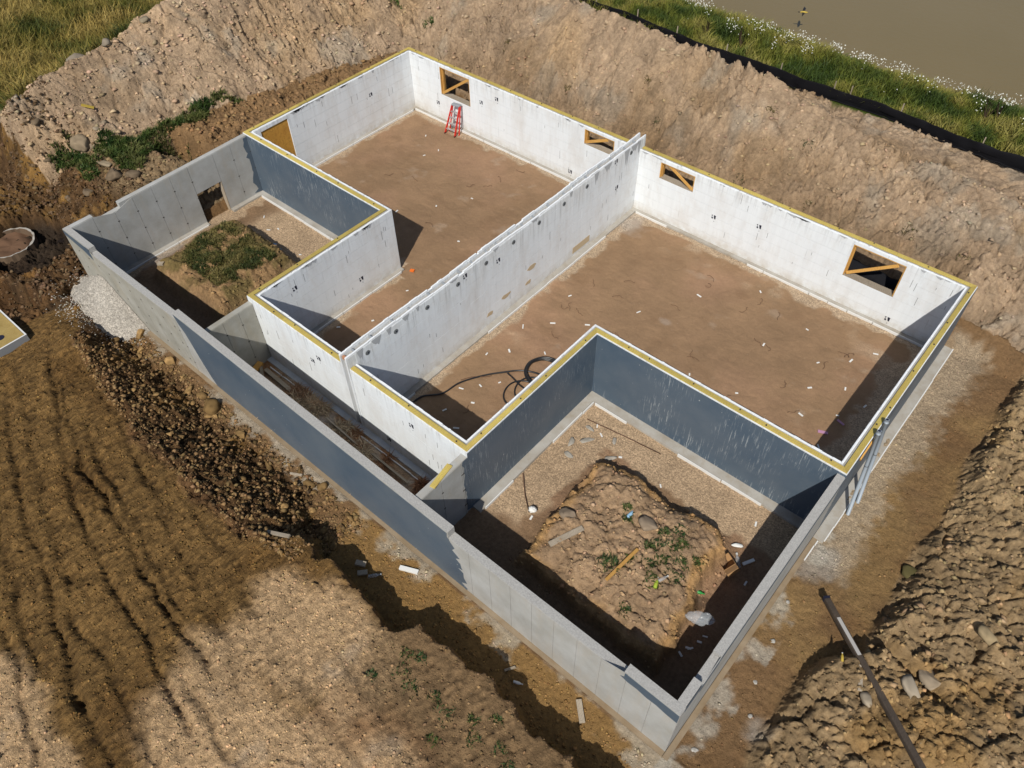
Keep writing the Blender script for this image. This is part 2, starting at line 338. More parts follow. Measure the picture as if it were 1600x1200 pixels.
        for (px, py, an, ln, wd_) in ((2.4, -19.0, .12, 1.5, .5), (4.9, -19.8, .1, 1.3, .4), (3.4, -21.5, -.1, 1.6, .45)):
            s_ = (x - px) * math.cos(an) + (y - py) * math.sin(an); q = -(x - px) * math.sin(an) + (y - py) * math.cos(an)
            mk = ss(ln / 2, ln / 2 - .1, np.abs(s_)) * ss(wd_ / 2, wd_ / 2 - .06, np.abs(q)) * (np.abs(q) > .025)
            D = D + mk * .05 * (np.sin(s_ * 2 * math.pi / .15) - .4)
        D = D + (reg == 0) * (1 - flat) * (1 - np.clip(rub, 0, 1)) * (x > -.1) * (.018 * n3 + .035 * n2 + sml * .25) * (1 - leftlow)
        nb = (1 - ins) * ss(.6, .1, np.where(y < YF + .02, YF - y, np.where(x > L, x - L, 9))) ; D = D + nb * (.02 + .05 * ss(-.3, .5, fbm(x, y, .5, 3, 320)))
        D = D + (cy_ | g1 | g2) * (1 - isl) * (.03 * n2 + .015 * n3)
        D = D + gr * .012 * fbm(x, y, .09, 2, 260)
        fl = (inl | inr); D = D + fl * (.012 * fbm(x * .5, y, .16, 3, 271) + .010 * fbm(x, y, .5, 3, 272)); D = D - fl * .010 * np.exp(-((worley(wx, wy, .8, 270)[0] - .3) / .04) ** 2)
        D = D * ss(0, .25, np.where(ins, 1, np.where(x < 0, -x, np.where(x > L, x - L, np.where(y > 0, y, YF - y)))))
        H = H + D
        # albedo variation per clod (dry crust tops paler)
        k = (rough + R_right + leftlow * .7 + isl).clip(0, 1)
        col *= (1 + k[..., None] * (.28 * (c2[..., None] - .5) + .25 * (c3[..., None] - .5) + .2 * (c4[..., None] - .5)))
        col *= (1 + np.clip(rub, 0, 1)[..., None] * .7 * (c3[..., None] - .5))
        col *= (1 + (flat * (.42 * strk * (1 - .7 * sand) - .3 * RM.clip(0, 1) + .5 * (c4 - .5)))[..., None])
    col *= (1 + .12 * n3[..., None] + .10 * n2[..., None])
    lum = (col * np.array([.3, .6, .1])).sum(-1, keepdims=True); satf = (1.17 - .1 * np.clip(gr, 0, 1))[..., None]
    col = (lum + (col - lum) * satf) * np.array([1.10, 1.10, 1.08]) * (1 - floor[..., None] * np.array([.04, .085, .10])) * (1 + (upl * (x < 27))[..., None] * np.array([.10, .04, .03])) * (1 - .05 * R_spoil[..., None]) * (1 + .22 * i2[..., None]) * (1 + (g1 | g2)[..., None] * gr[..., None] * np.array([.2, .15, .08])) * (1 + R_right[..., None] * np.array([.07, .06, .04]))
    return H, np.clip(col, .01, .9), np.clip(np.maximum(gr, .7 * sandg), 0, 1), reg

# ------------------------------------------------------------------ materials
def mat(name, col=(.5, .5, .5), rough=.8, spec=.3, metal=0):
    m = bpy.data.materials.new(name); m.use_nodes = True; b = m.node_tree.nodes['Principled BSDF']
    b.inputs['Base Color'].default_value = (*col, 1); b.inputs['Roughness'].default_value = rough
    b.inputs['Specular IOR Level'].default_value = spec; b.inputs['Metallic'].default_value = metal
    return m
def nodes(m): return m.node_tree.nodes, m.node_tree.links, m.node_tree.nodes['Principled BSDF']
def N(m, t, **k):
    n = m.node_tree.nodes.new(t)
    for a, v in k.items():
        if a.startswith('i_'): n.inputs[int(a[2:])].default_value = v
        else: setattr(n, a, v)
    return n
def objco(m, scale=(1, 1, 1), world=True):
    tc = N(m, 'ShaderNodeNewGeometry') if world else N(m, 'ShaderNodeTexCoord')
    mp = N(m, 'ShaderNodeMapping'); mp.inputs['Scale'].default_value = scale
    m.node_tree.links.new(tc.outputs['Position' if world else 'Object'], mp.inputs[0]); return mp.outputs[0]
def noise(m, vec, scale, detail=5, rough=.6):
    n = N(m, 'ShaderNodeTexNoise'); n.inputs['Scale'].default_value = scale; n.inputs['Detail'].default_value = detail; n.inputs['Roughness'].default_value = rough
    m.node_tree.links.new(vec, n.inputs['Vector']); return n.outputs[0]
def ramp(m, fac, stops):
    r = N(m, 'ShaderNodeValToRGB'); e = r.color_ramp.elements
    while len(e) > 1: e.remove(e[-1])
    e[0].position = stops[0][0]; e[0].color = (*stops[0][1], 1) if hasattr(stops[0][1], '__len__') else (stops[0][1],) * 3 + (1,)
    for p, c in stops[1:]:
        q = e.new(p); q.color = (*c, 1) if hasattr(c, '__len__') else (c, c, c, 1)
    m.node_tree.links.new(fac, r.inputs[0]); return r.outputs[0]
def mixc(m, fac, a, b, mode='MIX'):
    n = N(m, 'ShaderNodeMix', data_type='RGBA', blend_type=mode)
    for i, v in ((0, fac), (6, a), (7, b)):
        if isinstance(v, bpy.types.NodeSocket): m.node_tree.links.new(v, n.inputs[i])
        else: n.inputs[i].default_value = v if i == 0 else (*v, 1)
    return n.outputs[2]
def bump(m, h, strength=.3, dist=.02):
    b = N(m, 'ShaderNodeBump'); b.inputs['Strength'].default_value = strength; b.inputs['Distance'].default_value = dist
    m.node_tree.links.new(h, b.inputs['Height']); m.node_tree.links.new(b.outputs[0], nodes(m)[2].inputs['Normal'])

def m_ground(track=False, floor=False):
    m = mat('tracked_soil' if track else 'packed_floor_soil' if floor else 'soil', rough=.95, spec=.15); ns, lk, b = nodes(m)
    at = N(m, 'ShaderNodeAttribute', attribute_name='Col'); p = objco(m)
    a = noise(m, p, 9, 6, .75); v = N(m, 'ShaderNodeTexVoronoi'); v.inputs['Scale'].default_value = 32; lk.new(p, v.inputs['Vector'])
    sep = N(m, 'ShaderNodeSeparateColor'); lk.new(v.outputs['Color'], sep.inputs[0])
    f1 = ramp(m, a, [(.25, .88), (.5, 1.0), (.75, 1.10)] if floor else [(.25, .62), (.5, 1.0), (.75, 1.38)])
    f2 = ramp(m, sep.outputs[0], [(0, .6), (.45, .92), (.8, 1.12), (1, 1.35)])
    f3 = mixc(m, at.outputs['Alpha'], f1, f2)
    if track:
        mp = N(m, 'ShaderNodeMapping'); mp.inputs['Rotation'].default_value = (0, 0, .29); mp.inputs['Scale'].default_value = (16, 2.6, 1); lk.new(p, mp.inputs[0])
        sk = noise(m, mp.outputs[0], 1.0, 5, .75); iv = N(m, 'ShaderNodeMath', operation='SUBTRACT'); iv.inputs[0].default_value = 1; lk.new(at.outputs['Alpha'], iv.inputs[1]); f3 = mixc(m, iv.outputs[0], f3, ramp(m, sk, [(.3, .45), (.5, .95), (.62, 1.25), (.72, 1.9)]), 'MULTIPLY')
    c = mixc(m, 1.0, at.outputs['Color'], f3, 'MULTIPLY')
    # small pale pebbles
    v2 = N(m, 'ShaderNodeTexVoronoi'); v2.inputs['Scale'].default_value = 7.5; lk.new(p, v2.inputs['Vector'])
    pb = ramp(m, v2.outputs['Distance'], [(.0, 1), (.06, 1), (.13, 0)])
    sp2 = N(m, 'ShaderNodeSeparateColor'); lk.new(v2.outputs['Color'], sp2.inputs[0]); pk = ramp(m, sp2.outputs[1], [(.93, 0), (.97, .6)])
    mm = N(m, 'ShaderNodeMath', operation='MULTIPLY'); lk.new(pb, mm.inputs[0]); lk.new(pk, mm.inputs[1])
    c = mixc(m, mm.outputs[0], c, (.36, .31, .23))
    lk.new(c, b.inputs['Base Color'])
    h = N(m, 'ShaderNodeMath', operation='ADD'); lk.new(noise(m, p, 14, 8, .8), h.inputs[0]); lk.new(sep.outputs[0], h.inputs[1])
    bump(m, h.outputs[0], .7 if floor else 1.0, .016 if floor else .05); return m
def m_foam():
    m = mat('white_foam', rough=.75, spec=.2); ns, lk, b = nodes(m); p = objco(m)
    vs_ = objco(m, (6, 6, .35)); c = mixc(m, ramp(m, noise(m, vs_, 1.0, 5, .7), [(.35, .0), (.75, .6)]), (.70, .73, .745), (.61, .635, .65))
    # horizontal course lines every 0.41 m
    sx = N(m, 'ShaderNodeSeparateXYZ'); lk.new(objco(m), sx.inputs[0])
    fr = N(m, 'ShaderNodeMath', operation='PINGPONG'); fr.inputs[1].default_value = .205; lk.new(sx.outputs[2], fr.inputs[0])
    ln = ramp(m, fr.outputs[0], [(0, .25), (.012, 0)]); c = mixc(m, ln, c, (.42, .43, .43))
    # short dark vertical slits (plastic webs) and drips
    dr = noise(m, objco(m, (14, 14, .8)), 1.0, 2, .5); c = mixc(m, ramp(m, dr, [(.70, 0), (.735, .3)]), c, (.3, .3, .3))
    st = ramp(m, noise(m, objco(m, (1.2, 1.2, .6)), 1.0, 6, .7), [(.47, 0), (.75, .5)]); c = mixc(m, st, c, (.50, .46, .41))
    # dusty base and wet concrete at top
    db = ramp(m, sx.outputs[2], [(.02, .9), (.15, .6), (.5, 0)]);
    nn = ramp(m, noise(m, p, 3.0, 5, .7), [(.35, .2), (.6, 1)]); mu = N(m, 'ShaderNodeMath', operation='MULTIPLY'); lk.new(db, mu.inputs[0]); lk.new(nn, mu.inputs[1])
    c = mixc(m, mu.outputs[0], c, (.46, .41, .34))
    sc = ramp(m, noise(m, objco(m, (3.5, 3.5, 5)), 1.0, 7, .75), [(.62, 0), (.68, .3)]); c = mixc(m, sc, c, (.47, .46, .44))
    tp = N(m, 'ShaderNodeMapRange'); tp.inputs[1].default_value = 2.0; tp.inputs[2].default_value = 2.75; lk.new(sx.outputs[2], tp.inputs[0])
    dn = ramp(m, noise(m, objco(m, (9, 9, .5)), 1.0, 5, .7), [(.5, 0), (.62, .6)]); mu2 = N(m, 'ShaderNodeMath', operation='MULTIPLY'); lk.new(tp.outputs[0], mu2.inputs[0]); lk.new(dn, mu2.inputs[1]); c = mixc(m, mu2.outputs[0], c, (.42, .43, .43))
    lk.new(c, b.inputs['Base Color']); bump(m, noise(m, p, 40, 4), .15, .01); return m
def m_conc(name, c1=(.40, .40, .385), c2=(.30, .295, .27), stain=(.36, .31, .24)):
    m = mat(name, rough=.85, spec=.25); ns, lk, b = nodes(m); p = objco(m)
    c = mixc(m, ramp(m, noise(m, p, 1.3, 6, .65), [(.3, 0), (.7, 1)]), c1, c2)
    c = mixc(m, ramp(m, noise(m, objco(m, (2.5, 2.5, .5)), 1.0, 6, .7), [(.5, 0), (.8, .6)]), c, stain)
    c = mixc(m, ramp(m, noise(m, p, 60, 3, .7), [(.62, 0), (.68, .4)]), c, (.18, .175, .16))
    lk.new(c, b.inputs['Base Color']); bump(m, noise(m, p, 30, 6), .25, .01); return m
def m_conctop():
    m = mat('rough_concrete_top', rough=.95); ns, lk, b = nodes(m); p = objco(m)
    c = mixc(m, ramp(m, noise(m, p, 26, 6, .8), [(.36, 0), (.6, 1)]), (.29, .28, .265), (.41, .40, .375))
    lk.new(c, b.inputs['Base Color']); bump(m, noise(m, p, 25, 8, .8), .8, .03); return m
def m_coat(plain=False):
    m = mat('smooth_blue_coating' if plain else 'blue_grey_coating', rough=.5, spec=.35); ns, lk, b = nodes(m); p = objco(m)
    c = mixc(m, ramp(m, noise(m, p, .7, 5, .6), [(.3, 0), (.7, 1)]), (.056, .086, .122), (.094, .120, .148))
    st = noise(m, objco(m, (24, 24, 1.7)), 1.0, 4, .75); reg = ramp(m, noise(m, p, .8, 3, .5), [(.42, 0), (.6, 1)])
    s1 = ramp(m, st, [(.56, 0), (.62, .0 if plain else .6)]); mu = N(m, 'ShaderNodeMath', operation='MULTIPLY'); lk.new(s1, mu.inputs[0]); lk.new(reg, mu.inputs[1])
    c = mixc(m, mu.outputs[0], c, (.36, .39, .40))
    sp_ = ramp(m, noise(m, p, 9, 2, .5), [(.76, 0), (.78, .8)]); c = mixc(m, sp_, c, (.5, .52, .52))
    lk.new(c, b.inputs['Base Color']); bump(m, noise(m, p, 22, 5), .2, .01); return m
def m_wood(name, a, b_, rough=.7):
    m = mat(name, rough=rough, spec=.3); ns, lk, b = nodes(m)
    oi = N(m, 'ShaderNodeObjectInfo'); p = objco(m); add = N(m, 'ShaderNodeVectorMath', operation='ADD'); lk.new(p, add.inputs[0]); lk.new(oi.outputs['Location'], add.inputs[1])
    n = noise(m, add.outputs[0], 2.0, 7, .7); c = mixc(m, ramp(m, n, [(.3, 0), (.7, 1)]), a, b_)
    w_ = N(m, 'ShaderNodeTexWave'); w_.inputs['Scale'].default_value = 5; w_.inputs['Distortion'].default_value = 14; w_.inputs['Detail'].default_value = 3; lk.new(p, w_.inputs['Vector'])
    c = mixc(m, ramp(m, w_.outputs[0], [(.75, 0), (1, .35)]), c, tuple(v * .55 for v in b_))
    mv = N(m, 'ShaderNodeHueSaturation'); rr = N(m, 'ShaderNodeMapRange'); rr.inputs[3].default_value = .82; rr.inputs[4].default_value = 1.2; lk.new(oi.outputs['Random'], rr.inputs[0]); lk.new(rr.outputs[0], mv.inputs['Value']); lk.new(c, mv.inputs['Color'])
    lk.new(mv.outputs[0], b.inputs['Base Color']); bump(m, n, .2, .01); return m
def m_attr(name, rough=.8, spec=.2, trans=0):
    m = mat(name, rough=rough, spec=spec); ns, lk, b = nodes(m); at = N(m, 'ShaderNodeAttribute', attribute_name='Col'); lk.new(at.outputs['Color'], b.inputs['Base Color'])
    return m
M = dict(soil=m_ground(), tsoil=m_ground(True), fsoil=m_ground(False, True), foam=m_foam(), conc=m_conc('poured_concrete'), conc2=m_conc('yellowed_concrete', (.36, .35, .31), (.25, .24, .20), (.30, .25, .17)), ctop=m_conctop(), coat=m_coat(), coatp=m_coat(True),
         plate=m_wood('treated_sill_lumber', (.50, .40, .105), (.40, .29, .075)), lumber=m_wood('fresh_lumber', (.58, .33, .09), (.46, .24, .06)),
         ply=m_wood('orange_plywood', (.47, .25, .045), (.36, .17, .03)), oldwood=m_wood('weathered_board', (.36, .31, .24), (.26, .21, .15)), charwood=m_wood('dark_timber', (.10, .075, .055), (.055, .042, .032), .9),
         foot=m_conc('dusty_footing', (.40, .385, .35), (.29, .26, .215), (.25, .19, .12)), white=mat('white_plastic', (.66, .66, .63), .5), edge=mat('dull_white_edge', (.62, .62, .60), .7), black=mat('black_rubber', (.012, .012, .013), .35, .5),
         pipe=mat('grey_pipe', (.27, .31, .35), .45, .4), red=mat('red_fibreglass', (.55, .02, .01), .45, .4), alu=mat('aluminium', (.6, .6, .6), .35, .5, .7), greyp=mat('grey_ladder_cap', (.28, .30, .32), .5),
         dark=mat('dark_mark', (.012, .013, .03), .7), fabric=mat('black_silt_fabric', (.006, .006, .008), .8, .15), attr=m_attr('vegetation', .65, .25), clod=m_attr('clod_soil', .95, .1),
         rust=mat('rusty_steel', (.10, .05, .03), .8), green=mat('green_plastic', (.02, .22, .04), .4, .4), lime=mat('lime_label', (.30, .38, .04), .5), card=mat('cardboard', (.33, .19, .085), .9), pink=mat('pink_foil', (.42, .22, .34), .6), orange=mat('orange_plastic', (.7, .15, .02), .5),
         blue=mat('pale_blue_plastic', (.25, .42, .58), .3, .5), yellow=mat('yellow_paint', (.42, .30, .05), .7), nut=mat('steel_bolt', (.08, .07, .06), .6, .4, .5), dstone=m_conc('pale_rock', (.36, .31, .25), (.26, .20, .14), (.3, .22, .12)))
for k_, s_ in (('white', .12), ('rust', .3)):
    pass
def m_film():
    m = mat('clear_film', (.55, .58, .6), .15, .6); b = nodes(m)[2]; b.inputs['Alpha'].default_value = .3; return m
M['bluefoot'] = m_conc('bluish_footing', (.50, .53, .55), (.38, .40, .42), (.34, .30, .24)); M['dirtyfoot'] = m_conc('muddy_footing', (.28, .22, .15), (.20, .145, .085), (.19, .12, .06)); M['ply2'] = m_wood('dull_plywood', (.33, .24, .085), (.24, .165, .05)); rim_c = (.30, .31, .32); M['film'] = m_film(); M['dring'] = m_conc('soil_and_shade_ring', (.16, .11, .07), (.10, .065, .04), (.08, .05, .03))
def m_water():
    m = mat('muddy_water', (.19, .138, .070), .3, .3); p = objco(m); bump(m, noise(m, p, 3.5, 5, .7), .35, .04)
    ns, lk, b = nodes(m); c = mixc(m, ramp(m, noise(m, p, .12, 3, .5), [(.3, 0), (.7, 1)]), (.165, .123, .052), (.18, .134, .060)); lk.new(c, b.inputs['Base Color']); return m
M['water'] = m_water()

# ------------------------------------------------------------------ ground mesh (fine where the site is seen, coarse beyond)
def visible_blocks(BS, x0, x1, y0, y1, mg=1.1):
    xs = np.arange(x0, x1, BS); ys = np.arange(y0, y1, BS); X, Y = np.meshgrid(xs + BS / 2, ys + BS / 2, indexing='ij'); vis = np.zeros(X.shape, bool)
    for z in (0., 2.5, 5.):
        d = (np.stack([X, Y, np.full(X.shape, z)], -1) - CAM) @ RC
        u = FPX * d[..., 0] / -d[..., 2]; v = FPX * d[..., 1] / -d[..., 2]
        vis |= (d[..., 2] < 0) & (np.abs(u) < 800 * mg) & (np.abs(v) < 600 * mg)
    return xs, ys, vis
BS = 1.0; GX0, GX1, GY0, GY1 = -34, 40, -34, 36
bxs, bys, vis = visible_blocks(BS, GX0, GX1, GY0, GY1)
STEP = 1 / 21; K = int(round(BS / STEP))
nx = int((GX1 - GX0) / STEP) + 1; ny = int((GY1 - GY0) / STEP) + 1
cellmask = np.kron(vis, np.ones((K, K), bool))
# water and far pond need no fine cells
cy_idx = GY0 + (np.arange(ny - 1) + .5) * STEP
cellmask[:, cy_idx > 16.5] = False
for j, yy in enumerate(bys):
    if yy >= 16: vis[:, j] = False
cellmask = np.kron(vis, np.ones((K, K), bool))
vm = np.zeros((nx, ny), bool); vm[:-1, :-1] |= cellmask; vm[1:, :-1] |= cellmask; vm[:-1, 1:] |= cellmask; vm[1:, 1:] |= cellmask
ids = -np.ones((nx, ny), np.int64); ids[vm] = np.arange(vm.sum())
gi, gj = np.nonzero(vm); gx = GX0 + gi * STEP; gy = GY0 + gj * STEP
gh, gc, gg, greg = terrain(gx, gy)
jx = RNG.uniform(-.35, .35, len(gx)) * STEP; jy = RNG.uniform(-.35, .35, len(gx)) * STEP
V = np.stack([gx + jx, gy + jy, gh], -1)
ci, cj = np.nonzero(cellmask)
Q = np.stack([ids[ci, cj], ids[ci + 1, cj], ids[ci + 1, cj + 1], ids[ci, cj + 1]], -1)
qreg = greg[Q[:, 0]]
names = {0: 'ground', 1: 'spoil_heap', 2: 'clay_bank', 3: 'dirt_floor', 4: 'garage_ground', 5: 'soil_mound', 6: 'pond_bank', 7: 'field', 8: 'tracked_ground'}
for r, nme in names.items():
    q = Q[qreg == r]
    if not len(q): continue
    used = np.unique(q); remap = np.zeros(len(V), np.int64); remap[used] = np.arange(len(used))
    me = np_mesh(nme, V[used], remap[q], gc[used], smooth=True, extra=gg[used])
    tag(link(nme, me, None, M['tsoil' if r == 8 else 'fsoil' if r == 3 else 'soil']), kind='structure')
# coarse surroundings
CX0, CX1, CY0, CY1 = -150, 156, -150, 150
xs2 = np.concatenate([np.arange(CX0, GX0, 4.), np.arange(GX0, GX1, 1.), np.arange(GX1, CX1, 4.)]); ys2 = np.concatenate([np.arange(CY0, GY0, 4.), np.arange(GY0, GY1, 1.), np.arange(GY1, CY1, 4.)])
XX, YY = np.meshgrid(xs2, ys2, indexing='ij'); h2, c2_, g2_, _ = terrain(XX.ravel(), YY.ravel(), detail=False)
h2 = np.where(YY.ravel() > 60, 2.2, h2)
n2y = len(ys2); ii, jj = np.meshgrid(np.arange(len(xs2) - 1), np.arange(n2y - 1), indexing='ij'); ii = ii.ravel(); jj = jj.ravel()
cx = xs2[ii]; cyy = ys2[jj]
bi = np.clip((cx - GX0).astype(int), 0, len(bxs) - 1); bj = np.clip((cyy - GY0).astype(int), 0, len(bys) - 1)
inside = (cx >= GX0) & (cx < GX1) & (cyy >= GY0) & (cyy < GY1) & vis[bi, bj]
keep = ~inside
ii = ii[keep]; jj = jj[keep]
Q2 = np.stack([ii * n2y + jj, (ii + 1) * n2y + jj, (ii + 1) * n2y + jj + 1, ii * n2y + jj + 1], -1)
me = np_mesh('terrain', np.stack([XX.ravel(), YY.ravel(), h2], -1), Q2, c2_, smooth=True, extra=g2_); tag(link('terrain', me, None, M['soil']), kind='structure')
b_ = MB(); b_.v = [(-150, 14.2, 1.0), (156, 14.2, 1.0), (156, 64, 1.0), (-150, 64, 1.0)]; b_.f = [(0, 1, 2, 3)]; tag(b_.build('pond_water', M['water']), kind='structure')
def HT(x, y):
    return float(terrain(np.array([float(x)]), np.array([float(y)]))[0][0])

# ------------------------------------------------------------------ main insulated walls
T = 2.712
CN = [(0, 0), (L, 0), (L, YC), (XE, YC), (XE, YD), (XI, YD), (XI, YH), (0, YH)]
def nrm(i):
    a = CN[i % 8]; b = CN[(i + 1) % 8]; dx, dy = b[0] - a[0], b[1] - a[1]; l = math.hypot(dx, dy); return (dy / l, -dx / l)
def off(i, d):
    n0 = nrm(i - 1); n1_ = nrm(i); c = CN[i % 8]; return (c[0] + d * (n0[0] + n1_[0]), c[1] + d * (n0[1] + n1_[1]))
def seg(i, d0, d1, s0=None, s1=None):
    """footprint of a layer of wall i between depths d0,d1 and along-range s0..s1 (None = mitre)"""
    a = CN[i % 8]; b = CN[(i + 1) % 8]; l = math.hypot(b[0] - a[0], b[1] - a[1]); t = ((b[0] - a[0]) / l, (b[1] - a[1]) / l); n = nrm(i)
    P_ = lambda s, d: (a[0] + t[0] * s + n[0] * d, a[1] + t[1] * s + n[1] * d)
    return [off(i, d0) if s0 is None else P_(s0, d0), off(i + 1, d0) if s1 is None else P_(s1, d0), off(i + 1, d1) if s1 is None else P_(s1, d1), off(i, d1) if s0 is None else P_(s0, d1)]
def pt(i, s, d):
    a = CN[i % 8]; b = CN[(i + 1) % 8]; l = math.hypot(b[0] - a[0], b[1] - a[1]); t = ((b[0] - a[0]) / l, (b[1] - a[1]) / l); n = nrm(i)
    return (a[0] + t[0] * s + n[0] * d, a[1] + t[1] * s + n[1] * d), t, n
def wlen(i): a = CN[i % 8]; b = CN[(i + 1) % 8]; return math.hypot(b[0] - a[0], b[1] - a[1])
rb = random.Random(3)
nail = MB(); nail.tube([(0, 0, 0), (0, 0, .03)], .022, 8); NAIL = nail.mesh('anchor_nut'); NAIL.materials.append(M['nut'])
def openings_pieces(i, s0, s1, ops, d0, d1, z0, z1, mb):
    cuts = sorted(ops)
    cur = s0
    for (a, b, za, zb) in cuts:
        mb.prism(seg(i, d0, d1, cur, a), z0, z1)
        if za > z0: mb.prism(seg(i, d0, d1, a, b), z0, za)
        if zb < z1: mb.prism(seg(i, d0, d1, a, b), zb, z1)
        cur = b
    mb.prism(seg(i, d0, d1, cur, s1), z0, z1)
def ragged(i, d0, d1, s0, s1, zb, par, name='foam_edge'):
    """torn top edge of the foam"""
    a = 0.3 if s0 is None else s0; b = wlen(i) - .3 if s1 is None else s1
    mb = MB(); s = a
    while s < b - .05:
        e = min(b, s + rb.uniform(.05, .3)); hh = rb.uniform(.004, .028)
        mb.prism(seg(i, d0 + rb.uniform(0, .006), d1 - rb.uniform(0.002, .02), s, e - .004), zb, zb + hh); s = e + (rb.uniform(0, .1) if rb.random() < .3 else 0)
    o = mb.build(name, M['foam2'], par); o['kind'] = 'stuff'; return o
M['foam2'] = mat('clean_foam', (.73, .75, .76), .8)
def wall(i, label, s0=None, s1=None, ops=(), outer='coat', plate=(None, None), seedk=0, pts_=()):
    c0 = CN[i % 8]; c1 = CN[(i + 1) % 8]
    w_ = empty('insulated_wall', label, 'foundation wall', ((c0[0] + c1[0]) / 2, (c0[1] + c1[1]) / 2, 0))
    core = MB(); openings_pieces(i, s0, s1, ops, .06, .23, -.1, T - .012, core); core.build('concrete_core', M['ctop'], w_)
    fi = MB(); openings_pieces(i, s0, s1, ops, .23, .29, -.1, T, fi); fi.build('inner_foam', M['foam'], w_)
    fo = MB(); openings_pieces(i, s0, s1, ops, 0, .06, -.1, T, fo); fo.build('outer_foam', M['foam'], w_)
    ragged(i, .23, .29, s0, s1, T, w_)
    if outer == 'coat':
        co = MB(); openings_pieces(i, s0, s1, ops, -.007, -.0005, -.1, T - .035, co); co.build('waterproof_coating', M['coat'], w_)
    # sill boards butted end to end
    a, b = plate; full = (a is None, b is None); Lw = wlen(i); s = 0 if a is None else a; e_ = Lw if b is None else b
    js = [s]; x = s + rb.uniform(2.2, 3.6)
    while x < e_ - 1.2: js.append(x); x += rb.uniform(3.0, 3.9)
    js.append(e_)
    for k in range(len(js) - 1):
        q0 = None if (k == 0 and a is None) else js[k] + (.002 if k else 0); q1 = None if (k == len(js) - 2 and b is None) else js[k + 1] - .002
        bd = MB().prism(seg(i, .022, .165, q0, q1), T + .001, T + .038 + .002 * (k % 2)); bd.build('sill_board', M['plate'], w_, .004)
        m_ = js[k] + .5
        while m_ < js[k + 1] - .2:
            p, t, n = pt(i, m_ + rb.uniform(-.1, .1), .095 + rb.uniform(-.03, .03)); o = link('anchor_nut', NAIL, w_); o.location = (p[0], p[1], T + .036); m_ += rb.uniform(1.3, 1.9)
    return w_
WIN = [(2.2, 4.0, 1.3, 2.6), (10.3, 11.75, 1.94, 2.6), (13.92, 15.42, 1.88, 2.57), (21.6, 23.4, 1.24, 2.58)]
w_back1 = wall(0, 'white foam basement wall behind the red ladder with two framed window openings', None, 12.615, WIN[:2], plate=(None, 12.6))
w_back2 = wall(0, 'longest white foam wall facing the larger room with two braced window openings', 12.935, None, WIN[2:], plate=(12.95, None))
w_right = wall(1, 'coated outside wall with two grey pipes leaning on it', None, None)
w_gar = wall(2, 'blue-grey coated wall with pale scratches behind the cracked soil mound, right of the inner corner', None, None)
w_gar2 = wall(3, 'dark blue coated wall running from inner corner down to the loose yellow board', None, None)
w_fr2 = wall(4, 'white foam wall above the narrow courtyard, between cross wall and loose yellow board', None, XE - 12.935, outer=None, plate=(None, XE - 12.95))
w_fr1 = wall(4, 'white foam wall above the narrow courtyard, left of the long cross wall', XE - 12.615, None, outer=None, plate=(XE - 12.6, None))
w_mid = wall(5, 'short white foam wall beside the grassy mound with its free corner in the smaller room', None, None)
w_lg = wall(6, 'blue-grey coated wall behind the trench of the grassy mound', None, None)
LY = 9.25
w_left = wall(7, 'white foam end wall with an orange plywood sheet over its doorway', None, None, [(9.25 - 8.62, 9.25 - 7.28, -.1, 2.55)])
# doorway plywood
for (a, b) in ((.633, 1.32), (1.323, 1.967)):
    MB().prism(seg(7, .235, .255, a, b), 0, 2.545).build('plywood_sheet', M['ply'], w_left)
# window bucks and braces
BR = [((2.26, 1.36), (3.9, 2.52)), ((10.35, 2.02), (11.4, 2.5)), ((14.3, 2.53), (15.36, 1.95)), ((21.68, 1.36), (23.15, 2.46))]
for k, (a, b, za, zb) in enumerate(WIN):
    par = w_back1 if k < 2 else w_back2
    fr = MB().box(a + .001, b - .001, -.285, -.005, za, za + .038).build('window_frame', M['oldwood'], par)
    fr['label'] = 'rough lumber window frame'
    MB().box(a + .001, a + .039, -.287, -.004, za + .039, zb).build('jamb', M['lumber'], fr)
    MB().box(b - .039, b - .001, -.287, -.004, za + .039, zb).build('jamb', M['lumber'], fr)
    MB().box(a + .04, b - .04, -.284, -.006, zb - .038, zb - .001).build('head_board', M['lumber'], fr)
    MB().box(a + .04, a + .078, -.20, -.11, za + .04, zb - .04).build('stud', M['lumber'], fr)
    (xa, z_a), (xb, z_b) = BR[k]
    MB().obox(((xa + xb) / 2, -.245, (z_a + z_b) / 2), (xb - xa, 0, z_b - z_a), math.hypot(xb - xa, z_b - z_a), .04, .11, (0, 0, 1)).build('brace', M['lumber'], fr, .003)

# cross wall
cw = empty('insulated_wall', 'tall white cross wall with open channel top dividing the two rooms', 'foundation wall', (12.775, -7.5, 0))
ZC = 3.2; Y0c, Y1c = -15.06, .03
MB().box(12.68, 12.87, Y0c + .12, Y1c - .03, -.1, 3.03).build('concrete_core', M['ctop'], cw)
for (a, b) in ((12.617, 12.679), (12.871, 12.933)):
    mb = MB(); y = Y0c
    mb.box(a, b, Y0c, Y1c, -.1, 3.12); mb.build('foam_face', M['foam'], cw)
    mb = MB()
    while y < Y1c - .02:
        e = min(Y1c, y + rb.uniform(.08, .4)); h_ = 3.12 + (.07 + .02 * math.sin(y * 1.3)) + rb.uniform(-.02, .018)
        if rb.random() < .06: h_ -= .06
        mb.box(a + rb.uniform(0, .012), b - rb.uniform(0, .012), y, e, 3.121, h_); y = e
    mb.build('foam_edge', M['foam2'], cw)['kind'] = 'stuff'
mb = MB(); y = Y0c + .4
while y < Y1c - .2: mb.box(12.68, 12.87, y, y + .035, 3.04, 3.13 + rb.uniform(-.02, .02)); y += rb.uniform(.5, .9)
for k_ in range(len(mb.v) // 8): pass
tg = mb.build('web_tie', M['greyp'], cw); tg['kind'] = 'stuff'
